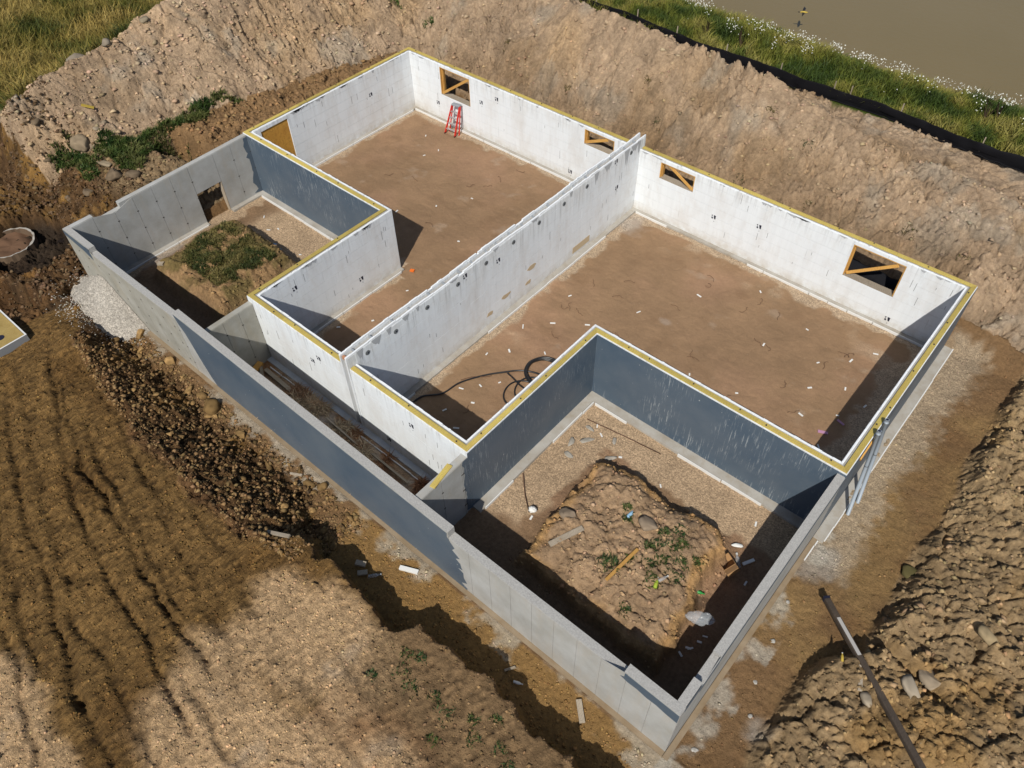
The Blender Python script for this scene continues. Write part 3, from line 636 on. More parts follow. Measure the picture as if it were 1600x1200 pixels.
# form vents (dark round plugs)
pg = MB(); n_ = 10
pg.tube([(0, 0, 0), (.012, 0, 0)], .085, 12); PLUG = pg.mesh('round_plug'); PLUG.materials.append(mat('grey_plug', (.13, .14, .14), .8))
pg2 = MB(); pg2.tube([(0, 0, 0), (.014, 0, 0)], .028, 8); PLUGC = pg2.mesh('plug_hub'); PLUGC.materials.append(M['dark'])
for (yy, zz) in ((-5.0, 2.87), (-6.38, 2.87), (-7.73, 2.86), (-9.1, 2.85), (-10.44, 2.85), (-11.82, 2.85), (-13.16, 2.84), (-14.3, 2.84), (-3.67, 2.88), (-.92, 2.9)):
    o = link('round_plug', PLUG, cw); o.location = (12.9425, yy, zz)
    o2 = bpy.data.objects.new('plug_hub', PLUGC); C.objects.link(o2); o2.parent = o; o2.location = (.0045, 0.02, -.01)
# repair patches of tan foam and mortar drips
dm = mat('mortar_drip', (.36, .37, .38), .9); tan = mat('tan_patch', (.46, .36, .23), .9)
def blob_x(x, y, z, w_, h_, seed, thick=.006):
    r = random.Random(seed); mb = MB(); n = 12; pts2 = []
    for k in range(n):
        a = 2 * math.pi * k / n; q = r.uniform(.65, 1.1); pts2.append((y + math.cos(a) * w_ / 2 * q, z + math.sin(a) * h_ / 2 * q))
    b0 = len(mb.v); mb.v += [(x, p[0], p[1]) for p in pts2] + [(x + thick, p[0], p[1]) for p in pts2]
    mb.f.append(tuple(range(n, 2 * n))); mb.f += [(k, (k + 1) % n, n + (k + 1) % n, n + k) for k in range(n)]
    return mb
for k, (yy, zz, a, b) in enumerate(((-6.79, 1.16, .5, .25), (-6.97, .56, .35, .2), (-8.19, .77, .5, .22), (-9.05, .53, .4, .2))):
    blob_x(12.9428, yy, zz, a, b, k).build('mortar_patch', tan, cw)
mb = MB().box(12.9428, 12.951, -4.35, -3.3, .2, .48); mb.build('patch_board', tan, cw)
mb = MB()
def drip(x, y, ztop, w_, h_, axis='x', sgn=1):
    n = 5; b0 = len(mb.v); p = []
    for k in range(n): p.append((-w_ / 2 + w_ * k / (n - 1), 0))
    low = [(w_ * .3, -h_ * .35), (w_ * .12, -h_ * rb.uniform(.6, 1)), (0, -h_ * .5), (-w_ * .15, -h_ * rb.uniform(.5, 1)), (-w_ * .35, -h_ * .3)]
    q = p + low; m_ = len(q)
    for e in (.0, .005):
        for (u_, v_) in q: mb.v.append((x + e * sgn, y + u_, ztop + v_) if axis == 'x' else (y + u_, x + e * sgn, ztop + v_))
    mb.f.append(tuple(range(b0 + m_, b0 + 2 * m_))); mb.f.append(tuple(range(b0, b0 + m_))[::-1])
    for k in range(m_): l = (k + 1) % m_; mb.f.append((b0 + k, b0 + l, b0 + m_ + l, b0 + m_ + k))
for yy, w_, h_ in ((-14.55, .25, .5), (-13.9, .4, .45), (-13.4, .2, .3), (-12.7, .3, .3), (-12.2, .15, .2), (-8.6, .3, .15), (-4.6, .2, .25), (-3.1, .3, .5), (-2.4, .5, .35), (-1.2, .35, .7), (-.7, .5, .45), (-.4, .2, .9), (-6.6, .4, .15), (-10.6, .4, .12)):
    drip(12.9428, yy, 3.15, w_, h_)
o = mb.build('mortar_drips', dm, cw); o['kind'] = 'stuff'
mb = MB()
for k in range(46):
    yy = rb.uniform(.4, 25); 
    if 12.3 < yy < 13.1 or any(a - .1 < yy < b + .1 for a, b, *_ in WIN): continue
    drip(-.2998, yy, T - .001, rb.uniform(.1, .5), rb.uniform(.03, .13), 'y', -1)
o = mb.build('mortar_drips', dm, w_back2); o['kind'] = 'stuff'
mb = MB()
for k in range(16): drip(.2998, rb.uniform(-7, -.5), T - .001, rb.uniform(.1, .5), rb.uniform(.03, .2), 'x', 1)
o = mb.build('mortar_drips', dm, w_left); o['kind'] = 'stuff'
mb = MB()
for k in range(12): drip(8.3198, rb.uniform(-14.5, -9.3), T - .001, rb.uniform(.1, .4), rb.uniform(.03, .2), 'x', 1)
o = mb.build('mortar_drips', dm, w_mid); o['kind'] = 'stuff'
MB().box(12.70, 12.86, -15.02, -14.945, 3.0, 3.11).build('end_brick', mat('orange_brick', (.42, .2, .11), .9), cw)

def block_rects(s0, s1, z0, z1, ops, seed):
    r_ = random.Random(seed); out = []; z = z0; k = 0
    while z < z1 - .06:
        zt = min(z1, z + .41); s = s0 - (.61 if k % 2 else 0) - r_.uniform(0, .2)
        while s < s1:
            a, b = max(s, s0), min(s + 1.22, s1); s += 1.22
            if b - a < .05: continue
            rects = [(a, b, z, zt)]
            for (oa, ob, oz, ot) in ops:
                nr = []
                for (p, q, u, v) in rects:
                    if ob <= p or oa >= q or ot <= u or oz >= v: nr.append((p, q, u, v)); continue
                    if p < oa: nr.append((p, oa, u, v))
                    if q > ob: nr.append((ob, q, u, v))
                    if u < oz: nr.append((max(p, oa), min(q, ob), u, oz))
                    if v > ot: nr.append((max(p, oa), min(q, ob), ot, v))
                rects = nr
            out += [q for q in rects if q[1] - q[0] > .03 and q[3] - q[2] > .03]
        z = zt; k += 1
    return out
def blocks(par, axis, c, sgn, s0, s1, z0, z1, ops=(), seed=1):
    r_ = random.Random(seed)
    for (a, b, u, v) in block_rects(s0, s1, z0, z1, ops, seed):
        d = .006 + r_.uniform(0, .003); a += .004; b -= .004; u += .004; v -= .003; mb = MB(); lo, hi = (c + .0004 * sgn, c + d * sgn); lo, hi = min(lo, hi), max(lo, hi)
        (mb.box(a, b, lo, hi, u, v) if axis == 'y' else mb.box(lo, hi, a, b, u, v)).build('foam_block', M['foam'], par)
blocks(w_back1, 'y', -.29, -1, .3, 12.61, -.0, T - .004, WIN[:2], 11); blocks(w_back2, 'y', -.29, -1, 12.94, 25.2, -.0, T - .004, WIN[2:], 12)
blocks(w_left, 'x', .29, 1, -8.95, -.3, -.0, T - .004, [(-8.62, -7.28, -.1, 2.55)], 13); blocks(w_mid, 'x', 8.31, 1, YD + .3, YH + .29, -.0, T - .004, (), 14)
blocks(w_fr1, 'y', YD, -1, 8.24, 12.61, -.0, T - .004, (), 15); blocks(w_fr2, 'y', YD, -1, 12.94, 17.34, -.0, T - .004, (), 16)
blocks(cw, 'x', 12.933, 1, YD + .3, -.3, -.0, 3.118, (), 17)
# printed square marks on the foam
def mark_mesh():
    mb = MB()
    def pl(pts2):
        b0 = len(mb.v); n = len(pts2); mb.v += [(p[0], 0, p[1]) for p in pts2] + [(p[0], -.004, p[1]) for p in pts2]
        mb.f.append(tuple(range(b0 + n, b0 + 2 * n))); mb.f += [(b0 + k, b0 + (k + 1) % n, b0 + n + (k + 1) % n, b0 + n + k) for k in range(n)]
    pl([(.0, .09), (.09, .09), (.09, -.07), (.045, -.07), (.02, .0)]); pl([(-.09, .07), (-.045, .09), (-.045, .03), (-.08, .03)])
    pl([(-.08, -.005), (-.045, .0), (-.02, -.03), (-.02, -.08), (-.075, -.08)]); pl([(.035, -.16), (.055, -.16), (.055, -.185), (.035, -.185)])
    me = mb.mesh('printed_mark'); me.materials.append(M['dark']); return me
MARK = mark_mesh()
def mark(par, x, y, z, rot):
    o = bpy.data.objects.new('printed_mark', MARK); C.objects.link(o); o.parent = par; o.matrix_parent_inverse = Matrix.Translation(-par.location); o.location = (x, y, z); o.rotation_euler = (0, 0, rot)
for (x, z) in ((1.93, .8), (4.67, 1.76), (5.59, 2.23), (9.67, .36)): mark(w_back1, x, -.3005, z, 0)
for (x, z) in ((16.46, 1.25), (18.26, 1.68), (23.54, .32)): mark(w_back2, x, -.3005, z, 0)
mark(w_left, .3005, -2.84, 1.7, math.pi / 2)
for (y, z) in ((-1.7, 1.76), (-8.52, 2.57), (-10.1, 2.95), (-1.9, 3.0)): mark(cw, 12.9435, y, z, math.pi / 2)
for (y, z) in ((-10.84, .75), (-13.49, 2.12)): mark(w_mid, 8.3205, y, z, math.pi / 2)
for (x, z, p) in ((15.39, 2.09, w_fr2), (11.36, 2.1, w_fr1), (10.97, 1.74, w_fr1), (14.14, .39, w_fr2)): mark(p, x, -15.0305, z, 0)
# narrow dark web slits in the foam
def slits(par, axis, c, lo, hi, n, seed, avoid=()):
    r = random.Random(seed); mb = MB()
    for k in range(n):
        s = r.uniform(lo, hi); z = r.uniform(.3, 2.3); h = r.uniform(.08, .4)
        if any(a - .1 < s < b + .1 and z + h > za - .1 for (a, b, za, zb) in avoid): continue
        if axis == 'y': mb.box(s, s + .012, c - .003, c - .0004, z, z + h)
        else: mb.box(c + .0004, c + .003, s, s + .012, z, z + h)
    o = mb.build('web_slit', mat('slit_grey', (.16, .16, .16), .9), par); o['kind'] = 'stuff'
slits(w_back1, 'y', -.2992, .5, 12.4, 16, 1, WIN); slits(w_back2, 'y', -.2992, 13.2, 25, 18, 2, WIN); slits(w_left, 'x', .2992, -7, -.5, 12, 3)
slits(cw, 'x', 12.9422, -14.8, -.4, 20, 4); slits(w_mid, 'x', 8.3192, -14.5, -9.3, 14, 5); slits(w_fr2, 'y', -15.0292, 13, 17.3, 10, 6); slits(w_fr1, 'y', -15.0292, 8.3, 12.5, 8, 7)

# ------------------------------------------------------------------ poured concrete garage walls
def panelled(par, axis, c, sgn, lo, hi, z0, top, step, m, thick=.012, gap=.012, skip=None, ragtop=False, tie=True):
    """formwork panels proud of the wall face, joints recessed"""
    s = lo; k = 0; ties = MB()
    while s < hi - .05:
        e = min(hi, s + step); g = gap / 2; a, b = s + g, e - g
        zt = top if not callable(top) else None
        t0, t1 = (top(a + .002), top(b - .002)) if callable(top) else (top, top)
        spans = [(z0, t0, t1)]
        if skip and a < skip[1] - .02 and b > skip[0] + .02: spans = [(skip[3], t0, t1)]
        for (za, ta, tb) in spans:
            q = [(a, 0), (b, 0), (b, thick * sgn), (a, thick * sgn)]
            if axis == 'y': pts2 = [(p[0], c + p[1]) for p in q]
            else: pts2 = [(c + p[1], p[0]) for p in q]
            MB().prism(pts2, za, [ta, tb, tb, ta]).build('concrete_panel', m, par)
        if tie:
            for zz in (.45, 1.2, 1.95):
                if skip and skip[0] - .1 < e < skip[1] + .1: continue
                w2 = thick + .008
                if axis == 'y': ties.box(e - .03, e + .03, min(c, c + w2 * sgn), max(c, c + w2 * sgn), zz, zz + .03)
                else: ties.box(min(c, c + w2 * sgn), max(c, c + w2 * sgn), e - .03, e + .03, zz, zz + .03)
        s = e; k += 1
    if tie and ties.v: o = ties.build('form_tie', M['nut'], par); o['kind'] = 'stuff'
def profile_wall(par, axis, lo, hi, c0, c1, prof, name, m, z0=-.1):
    """core with a stepped top; prof = [(s0,s1,za,zb)]"""
    for (a, b, za, zb) in prof:
        if axis == 'y': q = [(a, c0), (b, c0), (b, c1), (a, c1)]
        else: q = [(c0, a), (c0, b), (c1, b), (c1, a)]
        zz = [za, zb, zb, za]
        MB().prism(q, z0, zz).build(name, m, par)
# front wall
fw = empty('concrete_wall', 'long low front wall of poured concrete, coated blue-grey in its middle stretch', 'foundation wall', (12.75, -16.9, 0))
FP = [(0, 1.75, 2.60, 2.60), (1.753, 6.88, 2.40, 2.47), (6.883, 18.76, 2.74, 2.53), (18.763, 24.07, 2.27, 2.31), (24.073, 25.5, 2.53, 2.5)]
profile_wall(fw, 'y', 0, L, YF + .013, YF + .235, FP, 'wall_core', M['ctop'])
def ftop(s):
    for (a, b, za, zb) in FP:
        if a <= s <= b: return za + (zb - za) * (s - a) / (b - a) - .012
    return 2.3
panelled(fw, 'y', YF + .0125, -1, 0, 6.88, -.1, ftop, .66, M['conc2'])
panelled(fw, 'y', YF + .0125, -1, 6.883, 18.76, -.1, ftop, .66, M['conc'], tie=False)
panelled(fw, 'y', YF + .0125, -1, 18.763, L, -.1, ftop, .674, M['conc'], tie=False)
def poly_y(pts2, y, th, name, m, par):
    mb = MB(); n = len(pts2); mb.v = [(p[0], y, p[1]) for p in pts2] + [(p[0], y - th, p[1]) for p in pts2]
    mb.f = [tuple(range(n)), tuple(range(n, 2 * n))[::-1]] + [(k, (k + 1) % n, n + (k + 1) % n, n + k) for k in range(n)]
    o = mb.build(name, m, par); return o
rr = random.Random(5)
right_edge = []; z = 2.3
while z > .05: right_edge.append((18.75 + .42 * (2.3 - z) / 2.3 + rr.choice([0, .12, -.06, .2]) + rr.uniform(-.04, .04), z)); z -= rr.uniform(.07, .2)
left_edge = [(7.95, .02), (7.75, .4), (7.62, .75), (7.5, 1.1), (7.36, 1.6), (7.22, 2.05), (7.0, 2.35), (6.9, 2.68)]
poly_y(left_edge + [(18.73, 2.47)] + right_edge + [(19.2, .02)], YF - .0005, .006, 'waterproof_coating', M['coatp'], fw)
be = [(24.0, 2.22), (24.1, 2.30), (24.1, 2.50), (25.492, 2.468)] + [(25.492, 2.06), (25.2, 2.08), (24.95, 2.14), (24.7, 2.12), (24.45, 2.18), (24.2, 2.16)]
poly_y(be, YF - .0005, .006, 'waterproof_coating', M['coatp'], fw)
poly_y([(.01, 2.56), (1.74, 2.56), (1.74, 2.1), (1.2, 2.25), (.6, 2.3), (.01, 2.35)], YF - .0005, .006, 'waterproof_coating', M['coatp'], fw)
# left garage wall
lw = empty('concrete_wall', 'grey concrete wall with a stepped notch and a low opening beside the grassy mound', 'foundation wall', (.1, -13, 0))
LP = [(YF + .237, -15.95, 2.6, 2.6), (-15.947, -14.93, 2.34, 2.38), (-14.927, -12.03, 2.6, 2.63), (-10.88, YH - .008, 2.65, 2.68)]
profile_wall(lw, 'x', 0, 0, 0, .2, LP, 'wall_core', M['conc'])
MB().prism([(0, -12.028), (0, -10.882), (.2, -10.882), (.2, -12.028)], 1.40, [2.63, 2.65, 2.65, 2.63]).build('wall_core', M['conc'], lw)
def ltop(s):
    for (a, b, za, zb) in LP + [(-12.03, -10.88, 2.63, 2.65)]:
        if a <= s <= b: return za + (zb - za) * (s - a) / (b - a) - .03
    return 2.3
panelled(lw, 'x', .2005, 1, YF + .24, -12.03, -.1, ltop, .79, M['conc'])
panelled(lw, 'x', .2005, 1, -12.026, -10.884, 1.40, ltop, 1.15, M['conc'], tie=False)
panelled(lw, 'x', .2005, 1, -10.88, YH - .01, -.1, ltop, .8, M['conc'])
MB().box(.0, .215, -10.92, -10.884, 0, 1.395).build('opening_jamb', M['oldwood'], lw)
rr = random.Random(8); mb = MB(); z = 2.62; pts2 = [(-9.26, 2.62)]
while z > .1: pts2.append((-9.42 - rr.choice([0, .03, .22, .12, .3]) * rr.uniform(.3, 1), z)); z -= rr.uniform(.05, .22)
pts2.append((-9.26, .08)); n = len(pts2); mb.v = [(.2135, p[0], p[1]) for p in pts2] + [(.2195, p[0], p[1]) for p in pts2]
mb.f = [tuple(range(n))[::-1], tuple(range(n, 2 * n))] + [(k, n + k, n + (k + 1) % n, (k + 1) % n) for k in range(n)]; mb.build('waterproof_coating', M['coatp'], lw)
# right garage wall
rw = empty('concrete_wall', 'narrow-topped concrete wall of the big garage running up from the nearest corner', 'foundation wall', (25.4, -13, 0))
RP = [(YF + .237, -16.12, 2.5, 2.52), (-16.117, -15.3, 2.26, 2.28), (-15.297, YC - .008, 2.42, 2.6)]
profile_wall(rw, 'x', 0, 0, 25.28, 25.488, RP, 'wall_core', M['ctop'])
def rtop(s):
    for (a, b, za, zb) in RP:
        if a <= s <= b: return za + (zb - za) * (s - a) / (b - a) - .02
    return 2.3
panelled(rw, 'x', 25.4885, 1, YF + .2, YC - .01, -.1, rtop, .8, M['conc'], tie=False)
mb = MB()
for (a, b, za, zb) in RP:
    mb.prism([(25.5015, a + .004), (25.5015, b - .004), (25.508, b - .004), (25.508, a + .004)], [za - .3, zb - .3] * 1 + [zb - .3, za - .3], [za - .03, zb - .03, zb - .03, za - .03])
mb.build('waterproof_coating', M['coatp'], rw)
# low divider walls
d1 = empty('concrete_wall', 'short stained concrete divider between the grassy mound and the courtyard', 'foundation wall', (8.1, -15.9, 0))
MB().box(8.03, 8.225, YF + .237, YD - .004, -.1, 2.5).build('wall_core', M['conc2'], d1); panelled(d1, 'x', 8.226, 1, YF + .24, YD - .008, -.1, 2.48, .6, M['conc2'])
d2 = empty('concrete_wall', 'short concrete divider carrying the loose yellow board', 'foundation wall', (17.45, -15.9, 0))
MB().box(17.35, 17.56, YF + .237, YD - .004, -.1, 2.5).build('wall_core', M['conc'], d2); panelled(d2, 'x', 17.561, 1, YF + .24, YD - .2, -.1, 2.48, .75, M['conc'])
mb = MB(); z = 2.5; pts2 = [(-15.03, 2.5)]
while z > .1: pts2.append((-15.17 - rr.choice([0, .02, .08, .05]), z)); z -= rr.uniform(.08, .25)
pts2.append((-15.03, .05)); n = len(pts2); mb.v = [(17.5745, p[0], p[1]) for p in pts2] + [(17.581, p[0], p[1]) for p in pts2]
mb.f = [tuple(range(n))[::-1], tuple(range(n, 2 * n))] + [(k, n + k, n + (k + 1) % n, (k + 1) % n) for k in range(n)]; mb.build('waterproof_coating', M['coat'], d2)
bd = MB().obox((17.46, -15.9, 2.522), (-.13, .75, 0), .82, .16, .04, (0, 0, 1)).build('board', M['plate'], None, .004); tag(bd, 'loose yellow board lying across the top of the short divider wall', 'board')

# ------------------------------------------------------------------ footings with white drain edging
def footing(x0, x1, y0, y1, z=.07, edge=None, m='foot', name='footing', white=True, seed=0):
    mb = MB().box(x0, x1, y0, y1, -.1, z); o = mb.build(name, M[m]); tag(o, kind='structure')
    if edge and white:
        r = random.Random(seed + int(x0 * 10)); ax, c, lo, hi = edge; s = lo
        mw = MB()
        while s < hi - .1:
            e = min(hi, s + r.uniform(.5, 2.2)); j = r.uniform(-.012, .012)
            if r.random() < .82:
                if ax == 'x': mw.box(c + j - .016, c + j + .016, s, e - .03, -.05, z + .012)
                else: mw.box(s, e - .03, c + j - .016, c + j + .016, -.05, z + .012)
            s = e
        if mw.v: q = mw.build('drain_edge', M['edge'], o)
fe = .17
footing(.29, 12.617, -.29 - fe, -.29, edge=('y', -.29 - fe - .03, .5, 12.5)); footing(12.933, 25.21, -.29 - fe, -.29, edge=('y', -.29 - fe - .03, 13.2, 25))
footing(.29, .29 + fe, YH + .29, -.29 - fe, edge=('x', .29 + fe + .03, -8.8, -.6)); footing(12.933, 12.933 + fe + .05, YD + .29, -.29 - fe, edge=('x', 12.933 + fe + .08, -14.5, -2.5))
footing(25.21 - .12, 25.21, YC + .29, -.29 - fe); footing(8.31, 8.31 + fe, YD + .29, YH + .29, edge=('x', 8.31 + fe + .03, -14.5, -9.1))
footing(8.31 + fe, 12.617, YD + .29, YD + .29 + fe, edge=None); footing(12.933 + fe + .05, 17.285, YD + .29, YD + .29 + fe)
# garage side footings
footing(XE + .008, L - .22, YC - .32, YC - .008, .09, ('y', YC - .35, XE + .4, 25.2)); footing(XE + .008, XE + .3, YD + .02, YC - .32, .09, ('x', XE + .33, -14.8, -9.6))
footing(.213, 8.0, YH - .25, YH - .008, .09, ('y', YH - .28, .5, 7.9)); footing(.2135, .42, YF + .24, -12.05, .08, ('x', .45, -16.3, -12.1)); footing(.2135, .42, -10.88, YH - .25, .08)
footing(8.24, 17.34, YD - .2, YD - .002, .05, ('y', YD - .34, 8.6, 17), m='bluefoot'); footing(8.24, 17.34, YF + .237, YF + .32, .06)
footing(0, L, YF - .13, YF - .001, .05, m='dirtyfoot'); footing(L + .0125, L + .15, YF - .13, -9.6, .045, ('x', L + .16, -10.4, -9.6), m='dirtyfoot'); footing(L + .0125, L + .30, -9.598, .25, .06, ('x', L + .31, -9.5, .2))

# ------------------------------------------------------------------ gravel pile against the front wall
def gravel():
    n = 90; xs_ = np.linspace(-.9, 4.7, 150); ys_ = np.linspace(-19.4, YF - .014, 80); X, Y = np.meshgrid(xs_, ys_, indexing='ij')
    d = np.hypot((X - 1.75 + .1 * fbm(X, Y, .8, 3, 5)) / 2.2, (Y + 16.95) / 1.62)
    h = 1.35 * np.clip(1 - d, 0, 1) ** .85; base = terrain(X.ravel(), Y.ravel())[0].reshape(X.shape)
    Z = np.where(d < 1.0, np.maximum(base, .1) * .35 + h + .03 * fbm(X, Y, .3, 3, 9), base - .35) + .022 * fbm(X, Y, .05, 2, 19)
    Vv = np.stack([X, Y, Z], -1).reshape(-1, 3); nn = len(ys_); a, b = np.meshgrid(np.arange(len(xs_) - 1), np.arange(nn - 1), indexing='ij'); a = a.ravel(); b = b.ravel()
    Qq = np.stack([a * nn + b, (a + 1) * nn + b, (a + 1) * nn + b + 1, a * nn + b + 1], -1)
    keep = (d.ravel()[Qq] < 1.12).any(1); 
    c = np.tile(np.array([.46, .42, .36]), (len(Vv), 1)) * (1 + .12 * fbm(X, Y, .5, 3, 77).ravel()[:, None])
    o = link('gravel_pile', np_mesh('gravel_pile', Vv, Qq[keep], c, True, np.ones(len(Vv))), None, M['soil']); return tag(o, 'pale heap of crushed stone piled against the outside of front wall', 'gravel pile')
gravel()

# ------------------------------------------------------------------ clods and stones
ICO = None
def ico(sub=1):
    import bmesh
    bm = bmesh.new(); bmesh.ops.create_icosphere(bm, subdivisions=sub, radius=1)
    v = np.array([p.co[:] for p in bm.verts]); f = np.array([[q.index for q in p.verts] for p in bm.faces]); bm.free(); return v, f
IV, IF = ico(1)         # 42 v, 80 f
I0 = ((np.array([(0, 0, 1), (.9, 0, .2), (.2, .9, .1), (-.9, .2, .15), (-.1, -.95, .2), (.3, .1, -.8)])), np.array([(0, 1, 2), (0, 2, 3), (0, 3, 4), (0, 4, 1), (5, 2, 1), (5, 3, 2), (5, 4, 3), (5, 1, 4)]))
def scatter(name, n, region, size, colf, seed, jit=.42, embed=.5, flatz=.75, base=I0):
    """merge n lumps placed by region(rng,n)->x,y ; size(rng,n)"""
    r = np.random.default_rng(seed); x, y = region(r, n); n = len(x); s = size(r, n); h, c, g, rg_ = terrain(x, y)
    bv, bf = base; k = len(bv); P = np.repeat(bv[None], n, 0) * (1 + r.uniform(-jit, jit, (n, k, 1))); P = P * s[:, None, None] * np.stack([r.uniform(.75, 1.3, n), r.uniform(.75, 1.3, n), r.uniform(.6, 1, n) * flatz], -1)[:, None, :]
    a = r.uniform(0, 2 * math.pi, n); ca, sa = np.cos(a)[:, None], np.sin(a)[:, None]; X = P[..., 0] * ca - P[..., 1] * sa; Y = P[..., 0] * sa + P[..., 1] * ca
    Vv = np.stack([X + x[:, None], Y + y[:, None], P[..., 2] + (h + s * (.5 - embed))[:, None]], -1).reshape(-1, 3)
    F = (bf[None] + (np.arange(n) * k)[:, None, None]).reshape(-1, 3)
    cc = np.repeat(colf(r, c, n), k, 0)
    return np_mesh(name, Vv, F, cc, False)
def inbox(x0, x1, y0, y1): return lambda r, n: (r.uniform(x0, x1, n), r.uniform(y0, y1, n))
def powsize(lo, hi, p=3): return lambda r, n: lo + (hi - lo) * r.uniform(0, 1, n) ** p
def tint(lo=.8, hi=1.35, base=None): return lambda r, c, n: (c if base is None else np.tile(np.array(base), (n, 1))) * r.uniform(lo, hi, (n, 1)) * (1 + r.uniform(-.06, .06, (n, 3)))
def rub_region(r, n):
    x = r.uniform(3.5, 15.6, n); ey = np.interp(x, [3.5, 6, 9, 14, 15.6], [-19.1, -19.6, -19.9, -19.9, -19.5]); t = r.uniform(0, 1, n); return x, ey - .2 + t * (-17.35 - ey + .2)
def low_left(r, n):
    x = r.uniform(-9, 0, n); y = r.uniform(-20, -13, n); k = (np.hypot((x + 4.2) * .85, y + 17.85) > 1.8); return x[k], y[k]
def heap(r, n):
    x = r.uniform(-9, 27, n); y = r.uniform(1.2, 7, n); return x, y
def heapl(r, n):
    x = r.uniform(-9, -1.5, n); y = r.uniform(-15, 1, n); return x, y
def bankr(r, n): return r.uniform(28, 34, n), r.uniform(-16, 2, n)
def uplands(r, n): return r.uniform(2, 25, n), r.uniform(-27, -19.3, n)
def stuff(name, n, reg, sz, cf, seed, label, **k):
    o = link(name, scatter(name, n, reg, sz, cf, seed, **k), None, M['clod']); tag(o, label, 'soil', kind='stuff'); return o
brown = (.16, .100, .046)
stuff('clods', 11000, rub_region, powsize(.012, .09, 3), tint(.45, 1.75, brown), 1, 'brown broken clods on the slope beside the coated front wall')
stuff('clods', 5000, low_left, powsize(.03, .12, 2), tint(.6, 1.5, (.11, .07, .038)), 2, 'dark broken clods around the pit left of the building')
stuff('clods', 6000, heap, powsize(.02, .12, 4), tint(.85, 1.25), 3, 'pale lumps on the long spoil heap behind the walls')
stuff('clods', 5000, heapl, powsize(.03, .15, 3.5), tint(.8, 1.3), 4, 'pale lumps on the spoil heap at the far left')
stuff('clods', 4000, bankr, powsize(.02, .11, 3), tint(.8, 1.25), 5, 'pale lumps on the clay bank at the right')
stuff('clods', 26000, uplands, powsize(.010, .05, 3.5), tint(.5, 1.35), 6, 'small crumbs on the tracked ground')
stuff('clods', 3500, inbox(15, 25.4, -19, -17.3), powsize(.01, .05, 4), tint(.6, 1.4), 7, 'crumbs and chips on the path below the front wall')
stuff('clods', 2500, inbox(25.8, 28, -17, .5), powsize(.01, .045, 4), tint(.6, 1.3), 8, 'crumbs and chips along the outside of the right wall')
stuff('clods', 1500, inbox(19.4, 24.3, -15.8, -11), powsize(.015, .08, 3.5), tint(.85, 1.25), 9, 'lumps on the cracked soil mound in the big garage')
stuff('clods', 1500, inbox(1, 6, -15, -11.5), powsize(.015, .08, 3), tint(.85, 1.25), 10, 'lumps on the grassy soil mound')
stuff('pebbles', 6000, lambda r, n: (r.normal(1.9, .9, n), YF - np.abs(r.normal(.1, .65, n))), powsize(.012, .035, 1), tint(.6, 1.3, (.46, .42, .36)), 12, 'pale crushed stone strewn around the gravel heap')

def boulder(x, y, s, label, col=(.25, .2, .14), flat=.7, seed=1, el=(1, 1), rot=0, cat='rock', group=None, name='boulder', sink=.25):
    bv, bf = ico(3) if s > .3 else ico(2); r = np.random.default_rng(seed); P = bv.copy()
    f = 1 + .28 * fbm(bv[:, 0] * 1.0 + seed, bv[:, 1] + bv[:, 2] * 1.7, .9, 3, seed) + .07 * fbm(bv[:, 0] + bv[:, 2] * 2, bv[:, 1] - bv[:, 2], .3, 2, seed + 4); P = P * f[:, None]
    
    for q_ in range(9):
        nn_ = r.normal(0, 1, 3); nn_ /= np.linalg.norm(nn_); dd = P @ nn_ - r.uniform(.38, .8); P = P - np.maximum(dd, 0)[:, None] * nn_[None] * .92
    P[:, 2] = np.clip(P[:, 2], -.5, .85); s = s * .82; P = P * s * np.array([el[0], el[1], flat]); c, sn = math.cos(rot), math.sin(rot)
    P = np.stack([P[:, 0] * c - P[:, 1] * sn, P[:, 0] * sn + P[:, 1] * c, P[:, 2]], -1)
    cc = np.tile(np.array(col) * .8, (len(P), 1)) * (1 + .5 * fbm(bv[:, 0] + seed, bv[:, 1] + bv[:, 2], .3, 4, seed + 8)[:, None])
    o = link(name, np_mesh(name, P, bf, cc, False), None, M['clod']); o.location = (x, y, HT(x, y) + s * flat * (.5 - sink)); tag(o, label, cat, group); return o
boulder(-5.75, -13.3, .62, 'big rounded grey-brown boulder left of the green verge', (.26, .2, .13), .8, 3)
boulder(-5.6, -12.6, .2, 'small pale stone beside the big rounded boulder', (.33, .27, .19), .8, 31)
boulder(-4.75, -13.0, .22, 'small pale stone between the big boulder and the weeds', (.33, .27, .19), .8, 4)
boulder(-4.15, -13.35, .42, 'flat pale stone at the lower edge of the weeds', (.3, .24, .16), .5, 5, (1.4, .7), .4)
boulder(-8.3, -11.2, .55, 'large grey clod on the crest of the left spoil heap', (.24, .2, .15), .7, 6)
boulder(-7.6, -10.1, .3, 'grey clod on the crest beside the tall grass', (.24, .2, .15), .7, 61)
boulder(-7.5, -8.2, .3, 'tan clod high on the left spoil heap near the field', (.27, .22, .15), .7, 62)
boulder(8.55, -17.75, .42, 'rounded ochre clod, the largest on the slope beside the coated wall', (.2, .125, .05), .8, 7)
boulder(30.0, -10.0, .36, 'angular yellowish rock at the right edge of the clay bank', (.34, .26, .15), .8, 8, (1, .8))
boulder(29.1, -12.4, .30, 'oblong whitish rock beside the short stake', (.38, .32, .24), .6, 9, (1.5, .8), -.8)
boulder(28.45, -13.35, .24, 'round whitish rock between dark timber and short stake', (.36, .3, .22), .7, 10)
boulder(29.4, -11.8, .36, 'flat tan rock above the oblong whitish one', (.3, .24, .17), .5, 11, (1.2, 1))
boulder(22.05, -12.75, .42, 'largest flat grey clod on the cracked soil mound', (.26, .2, .14), .45, 12)
